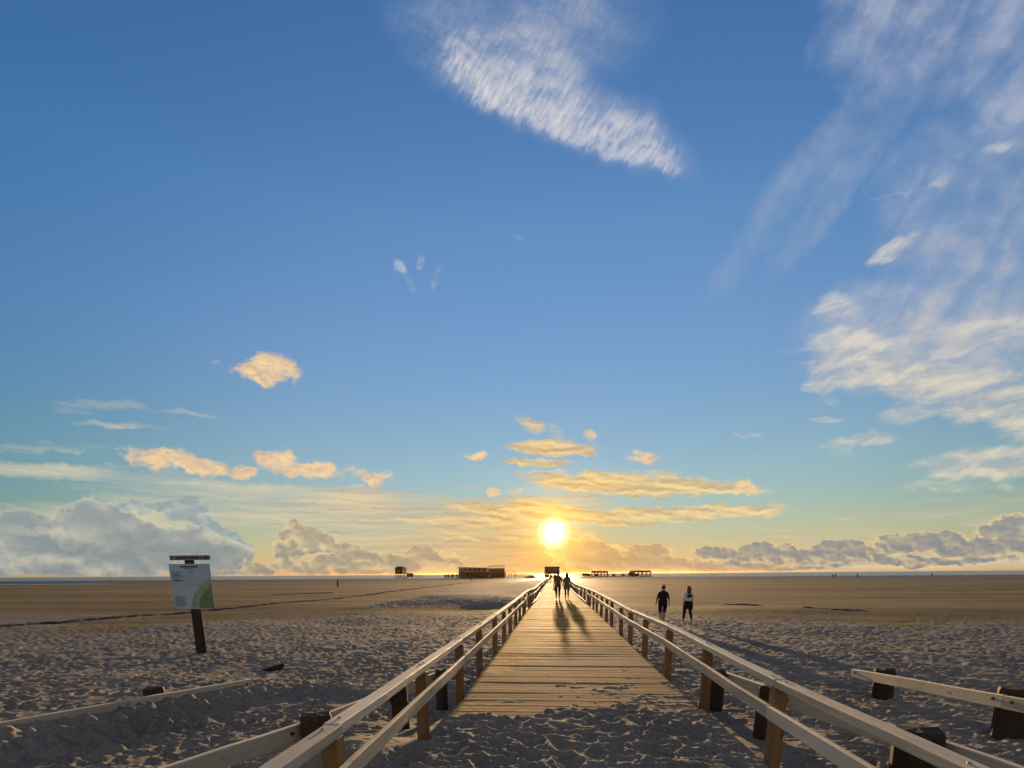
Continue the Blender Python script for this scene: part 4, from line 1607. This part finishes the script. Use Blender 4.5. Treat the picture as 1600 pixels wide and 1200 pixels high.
def stilts(root, xs, ys, z0, z1, r=0.17, brace=True):
    for x in xs:
        for y_ in ys:
            part('stilt', MB().tube((x, y_, z0 - 1.0), (x, y_, z1), r, r, 8), M['pile'], root)
    if brace:
        for a, b in zip(xs, xs[1:]):
            part('brace', MB().bar((a, ys[0] - r, z0 + 0.2), (b, ys[0] - r, z1 - 0.2), 0.12, 0.16), M['pile'], root)
            part('brace', MB().bar((b, ys[0] - r - 0.13, z0 + 0.2), (a, ys[0] - r - 0.13, z1 - 0.2), 0.12, 0.16), M['pile'], root)


def railing(root, p, q, h=1.0, step=1.6, name='railing'):
    p, q = Vector(p), Vector(q)
    n = max(1, int((q - p).length / step))
    mb = MB()
    for i in range(n + 1):
        a = p.lerp(q, i / n)
        mb.box((a.x, a.y, a.z + h / 2), (0.12, 0.12, h))
    mb.bar(p + Vector((0, 0, h)), q + Vector((0, 0, h)), 0.14, 0.1)
    mb.bar(p + Vector((0, 0, h * 0.5)), q + Vector((0, 0, h * 0.5)), 0.08, 0.08)
    return mb.build(name, M['pile'], root)


# small rounded stilt hut on the left
gx = far_x(627)
g0 = bz(gx, SHORE)
hut = stilt('stilt_hut', (gx, SHORE, g0), 'small stilt hut with rounded dark roof and one cream wall painted as sunlit', 'hut')
stilts(hut, (-3.2, -1.1, 1.1, 3.2), (-2.4, 2.4), 0, 3.1)
part('floor', MB().box((0, 0, 3.25), (7.4, 6.0, 0.3)), M['dark_wood'], hut)
part('wall', MB().box((-0.9, 0, 4.9), (5.0, 5.0, 3.0)), M['dark_wood'], hut)
part('wall', MB().box((2.35, 0, 4.9), (1.5, 4.9, 3.0)), M['sun_painted_wall'], hut)
window(hut, (-0.9, -2.5, 5.2), 2.2, 1.7)
rf = MB()
n = 12
prof = [(3.5 * math.cos(math.pi * i / n), 1.8 * math.sin(math.pi * i / n)) for i in range(n + 1)]
pts = [(x, y_, 6.4 + z) for y_ in (-2.9, 2.9) for x, z in prof]
rf.add(pts, [(i, i + 1, n + 2 + i, n + 1 + i) for i in range(n)] + [tuple(range(n, -1, -1)), tuple(range(n + 1, 2 * n + 2)), (0, n + 1, 2 * n + 1, n)])
part('roof', rf, M['roof'], hut)
part('annex', MB().box((6.1, 0, 2.3), (3.6, 4.0, 2.4)), M['dark_wood'], hut)
for x in (4.6, 7.6):
    part('stilt', MB().tube((x, -1.6, -1), (x, -1.6, 1.1), 0.15, 0.15, 8), M['pile'], hut)
st_ = MB()
for i in range(9):
    st_.box((8.6 + i * 0.75, -1.0, 2.1 - i * 0.24), (0.7, 1.4, 0.1))
part('stair', st_, M['pale_wall'], hut)
railing(hut, (8.2, -1.8, 2.2), (15.0, -1.8, 0.1), 0.9)

# long restaurant
gx0, gx1 = far_x(718), far_x(788)
Wd = gx1 - gx0
res = stilt('stilt_restaurant', (gx0, SHORE, bz(gx0, SHORE)), 'long two storey stilt restaurant with dark red base, pale upper terrace and flagpoles')
part('base_wall', MB().box((Wd / 2, 1, 1.9), (Wd, 9, 4.0)), M['red_wood'], res)
for i in range(13):
    part('stilt', MB().tube((0.8 + i * (Wd - 1.6) / 12, -4.2, -1), (0.8 + i * (Wd - 1.6) / 12, -4.2, 3.95), 0.2, 0.2, 8), M['pile'], res)
part('floor', MB().box((Wd / 2, 0, 4.07), (Wd + 1.0, 12, 0.28)), M['pale_wall'], res)
part('wall', MB().box((Wd * 0.31, 1, 5.5), (Wd * 0.60, 8, 2.55)), M['pale_wall'], res)
part('wall', MB().box((Wd * 0.82, 1.5, 5.2), (Wd * 0.34, 7, 2.0)), M['dark_wood'], res)
part('roof', MB().add([(-0.4, -4.0, 7.0), (Wd * 0.63, -4.0, 6.5), (Wd * 0.63, 6, 6.5), (-0.4, 6, 7.0), (-0.4, -4.0, 7.35), (Wd * 0.63, -4.0, 6.75), (Wd * 0.63, 6, 6.75), (-0.4, 6, 7.35)],
                      [(3, 2, 1, 0), (4, 5, 6, 7), (0, 1, 5, 4), (1, 2, 6, 5), (2, 3, 7, 6), (3, 0, 4, 7)]), M['roof'], res)
part('roof_terrace', MB().box((Wd * 0.82, 1.5, 6.35), (Wd * 0.36, 7.4, 0.25)), M['pale_wall'], res)
railing(res, (Wd * 0.65, -2.2, 6.48), (Wd * 0.995, -2.2, 6.48), 1.1, 2.0)
railing(res, (-0.4, -5.8, 4.22), (Wd + 0.4, -5.8, 4.22), 1.05, 2.0)
part('canopy', MB().box((Wd * 0.83, 0.5, 8.1), (Wd * 0.33, 5, 0.22)), M['pale_wall'], res)
for x in (0.68, 0.83, 0.97):
    part('canopy_post', MB().box((Wd * x, -1.7, 7.3), (0.15, 0.15, 1.5)), M['pale_wall'], res)
for i in range(6):
    window(res, (1.6 + i * (Wd * 0.57) / 5.6, -3.0, 5.5), 1.9, 1.5)
for i in range(4):
    window(res, (Wd * 0.69 + i * 2.6, -2.0, 5.2), 1.8, 1.2)
part('door', MB().box((Wd * 0.68, -3.55, 1.2), (1.5, 0.14, 2.3)), M['pale_wall'], res)
for x, h in ((0.12, 1.5), (0.36, 1.9), (0.52, 1.8), (0.58, 1.8), (0.68, 1.2), (1.03, 3.4)):
    part('flagpole', MB().tube((Wd * x, -4.4, 4.2), (Wd * x, -4.4, 7.1 + h), 0.07, 0.05, 6), M['pale_wall'], res)
part('side_deck', MB().box((Wd + 3.9, 0, 3.1), (7.4, 6, 0.3)), M['dark_wood'], res)
for x in (1.2, 3.2, 5.2, 7.2):
    part('stilt', MB().tube((Wd + x, -2.6, -1), (Wd + x, -2.6, 2.95), 0.18, 0.18, 8), M['pile'], res)
    part('brace', MB().bar((Wd + x, -2.5, 2.8), (Wd + x - 1.3, -2.5, 1.4), 0.12, 0.14), M['pile'], res)
railing(res, (Wd + 0.5, -2.9, 3.25), (Wd + 7.5, -2.9, 3.25), 1.5, 1.4)

# low walkway from the restaurant towards the gatehouse, and huts on its left
wx0, wx1 = far_x(806), far_x(838)
walk = stilt('stilt_walkway', (wx0, SHORE, bz(wx0, SHORE)), 'low railed stilt walkway between the long restaurant and the gatehouse', 'walkway')
part('deck', MB().box(((wx1 - wx0) / 2, 0, 0.95), (wx1 - wx0, 2.2, 0.2)), M['dark_wood'], walk)
for i in range(7):
    part('stilt', MB().tube(((wx1 - wx0) * i / 6, -0.9, -1), ((wx1 - wx0) * i / 6, -0.9, 0.86), 0.13, 0.13, 8), M['pile'], walk)
railing(walk, (0, -1.0, 1.05), (wx1 - wx0, -1.0, 1.05), 1.1, 1.8)
for k, (px, hh) in enumerate(((698, 2.0), (703, 2.2), (709, 2.3), (715.5, 2.2))):
    x = far_x(px)
    b_ = stilt('beach_hut', (x, SHORE - 4, bz(x, SHORE - 4)), ('leftmost', 'second from left', 'third from left', 'rightmost')[k] + ' of four small dark huts beside the long restaurant', 'hut', 'small huts beside the restaurant')
    part('wall', MB().box((0, 0, 1.35), (1.7, 1.6, hh * 0.6)), M['dark_wood'], b_)
    part('roof', MB().add([(-1.1, -1, 2.0), (1.1, -1, 2.0), (1.1, 1, 2.0), (-1.1, 1, 2.0), (0, -1, hh + 0.5), (0, 1, hh + 0.5)], [(0, 1, 4), (2, 3, 5), (1, 2, 5, 4), (3, 0, 4, 5), (3, 2, 1, 0)]), M['roof'], b_)
    for x_ in (-0.7, 0.7):
        for y_ in (-0.6, 0.6):
            part('stilt', MB().box((x_, y_, 0.1), (0.14, 0.14, 1.4)), M['pile'], b_)

# gatehouse at the end of the walk
ga, gb = far_x(850.5), far_x(874.5)
gm = (ga + gb) / 2
gate = stilt('gatehouse', (gm, SHORE, bz(gm, SHORE)), 'square gatehouse on stilts straddling the far end of the boardwalk')
hw = (gb - ga) / 2
part('wall', MB().box((0, 0, 4.75), (2 * hw - 0.4, 5, 4.3)), M['dark_wood'], gate)
part('floor', MB().box((0, 0, 2.45), (2 * hw + 0.3, 6, 0.3)), M['dark_wood'], gate)
part('roof', MB().box((0, 0, 7.05), (2 * hw + 0.8, 6.2, 0.3)), M['roof'], gate)
railing(gate, (-hw, -2.9, 2.6), (hw, -2.9, 2.6), 1.0, 1.6)
for x in (-hw + 0.3, -hw * 0.38, hw * 0.42, hw - 0.3):
    for y_ in (-2.4, 2.4):
        part('stilt', MB().tube((x, y_, -1), (x, y_, 2.35), 0.2, 0.2, 8), M['pile'], gate)
for i in range(3):
    window(gate, ((i - 1) * hw * 0.58, -2.5, 5.2), 1.7, 1.5)
part('bench_wall', MB().box((-hw * 0.68, 0.4, 1.2), (hw * 0.5, 3, 2.0)), M['dark_wood'], gate)

# pier with two open sheds on the right
pa, pb = far_x(911), far_x(1018)
L = pb - pa
pier = stilt('pier', (pa, SHORE + 4, bz(pa, SHORE + 4)), 'long low stilt pier with two open roofed sheds right of the gatehouse', 'pier')
part('deck', MB().box((L / 2, 0, 0.75), (L, 3.0, 0.22)), M['dark_wood'], pier)
for i in range(22):
    part('stilt', MB().tube((L * i / 21, -1.2, -1), (L * i / 21, -1.2, 0.64), 0.15, 0.15, 8), M['pile'], pier)
railing(pier, (0, -1.4, 0.87), (L, -1.4, 0.87), 1.2, 1.5)
part('edge_beam', MB().bar((0, -1.55, 0.62), (L, -1.55, 0.62), 0.25, 0.5), M['pile'], pier)
for f0, f1, n in ((0.135, 0.365, 6), (0.70, 1.0, 6)):
    part('shed_roof', MB().add([(L * f0 - 0.4, -2.4, 2.9), (L * f1 + 0.4, -2.4, 2.9), (L * f1 + 0.4, 2.4, 2.9), (L * f0 - 0.4, 2.4, 2.9), (L * f0, 0, 4.2), (L * f1, 0, 4.2)],
                               [(3, 2, 1, 0), (0, 1, 5, 4), (2, 3, 4, 5), (1, 2, 5), (3, 0, 4)]), M['roof'], pier)
    for i in range(n):
        x = L * (f0 + (f1 - f0) * i / (n - 1))
        part('shed_post', MB().box((x, -2.0, 1.9), (0.42, 0.42, 2.5)), M['pile'], pier)
        part('shed_post', MB().box((x, 1.9, 1.4), (0.42, 0.42, 3.4)), M['pile'], pier)
for f, w_, h in ((0.03, 3.2, 1.8), (0.09, 2.2, 1.5), (0.20, 2.6, 1.6), (0.46, 2.0, 1.3), (0.60, 1.6, 1.5), (0.72, 3.6, 2.2), (0.79, 2.6, 1.5)):
    part('kiosk', MB().box((L * f, 0.2, 0.87 + h / 2), (w_, 2.2, h)), M['dark_wood'], pier)

# marker poles
pole_mesh = MB().tube((0, 0, -0.8), (0, 0, 4.2), 0.07, 0.05, 6).mesh('marker_pole', M['pile'])
for px, py, lab in ((172, 909.5, 'thin dark beacon standing in the shallows beyond the information sign'), (1111, 900.5, 'thin marker pole on the shore just right of the walkers'),
                    (1175, 900.2, 'second thin marker pole right of the walkers'), (530, 904.6, 'thin marker pole behind the lone person on the left beach'),
                    (806, 903.0, 'thin marker pole in front of the right end of the restaurant'), (978, 901.4, 'thin marker pole between the two sheds of the pier')):
    d = at(px, py, -0.82)
    o = place('marker_pole', pole_mesh, loc=(d.x, d.y, bz(d.x, d.y)))
    tag(o, lab, 'pole', 'thin marker poles along the shore')
gull = MB()
el = ellipsoid((0, 0, 0.17), (0.09, 0.24, 0.09), 8, 6)
gull.add(el.v, el.f)
el = ellipsoid((0, 0.22, 0.30), (0.05, 0.06, 0.05), 8, 5)
gull.add(el.v, el.f)
gull.tube((0, 0.27, 0.30), (0, 0.36, 0.28), 0.015, 0.005, 5).tube((-0.03, 0, 0), (-0.03, 0, 0.12), 0.008, 0.008, 4).tube((0.03, 0, 0), (0.03, 0, 0.12), 0.008, 0.008, 4)
for px, py, s_, lab in ((1385, 904.2, 2.2, 'white gull standing by the right tide pools, nearer the two tiny people'), (1516, 906.5, 1.8, 'white gull standing on the wet sand at far right')):
    d = on_ground(px, py)
    o = place('gull', gull.mesh('gull', flat('white feathers', (0.75, 0.74, 0.70), 0.8, 0.2, 0.05)), loc=(d.x, d.y, bz(d.x, d.y)))
    o.scale = (s_ * 0.6,) * 3
    tag(o, lab, 'gull', 'gulls on the right beach')

# ------------------------------------------------------------------ sea air
hz = bpy.data.materials.new('sea haze')
hz.use_nodes = True
hz.node_tree.nodes.clear()
vol = hz.node_tree.nodes.new('ShaderNodeVolumePrincipled')
vol.inputs['Color'].default_value = (1.0, 0.64, 0.24, 1)
vol.inputs['Density'].default_value = 0.000028
vol.inputs['Anisotropy'].default_value = 0.92
ho = hz.node_tree.nodes.new('ShaderNodeOutputMaterial')
hz.node_tree.links.new(vol.outputs[0], ho.inputs['Volume'])
haze = MB().box((0, 4500, 2.0), (26000, 17600, 24.0)).build('haze', hz)
tag(haze, 'thin golden sea haze over the beach', 'haze', kind='stuff')
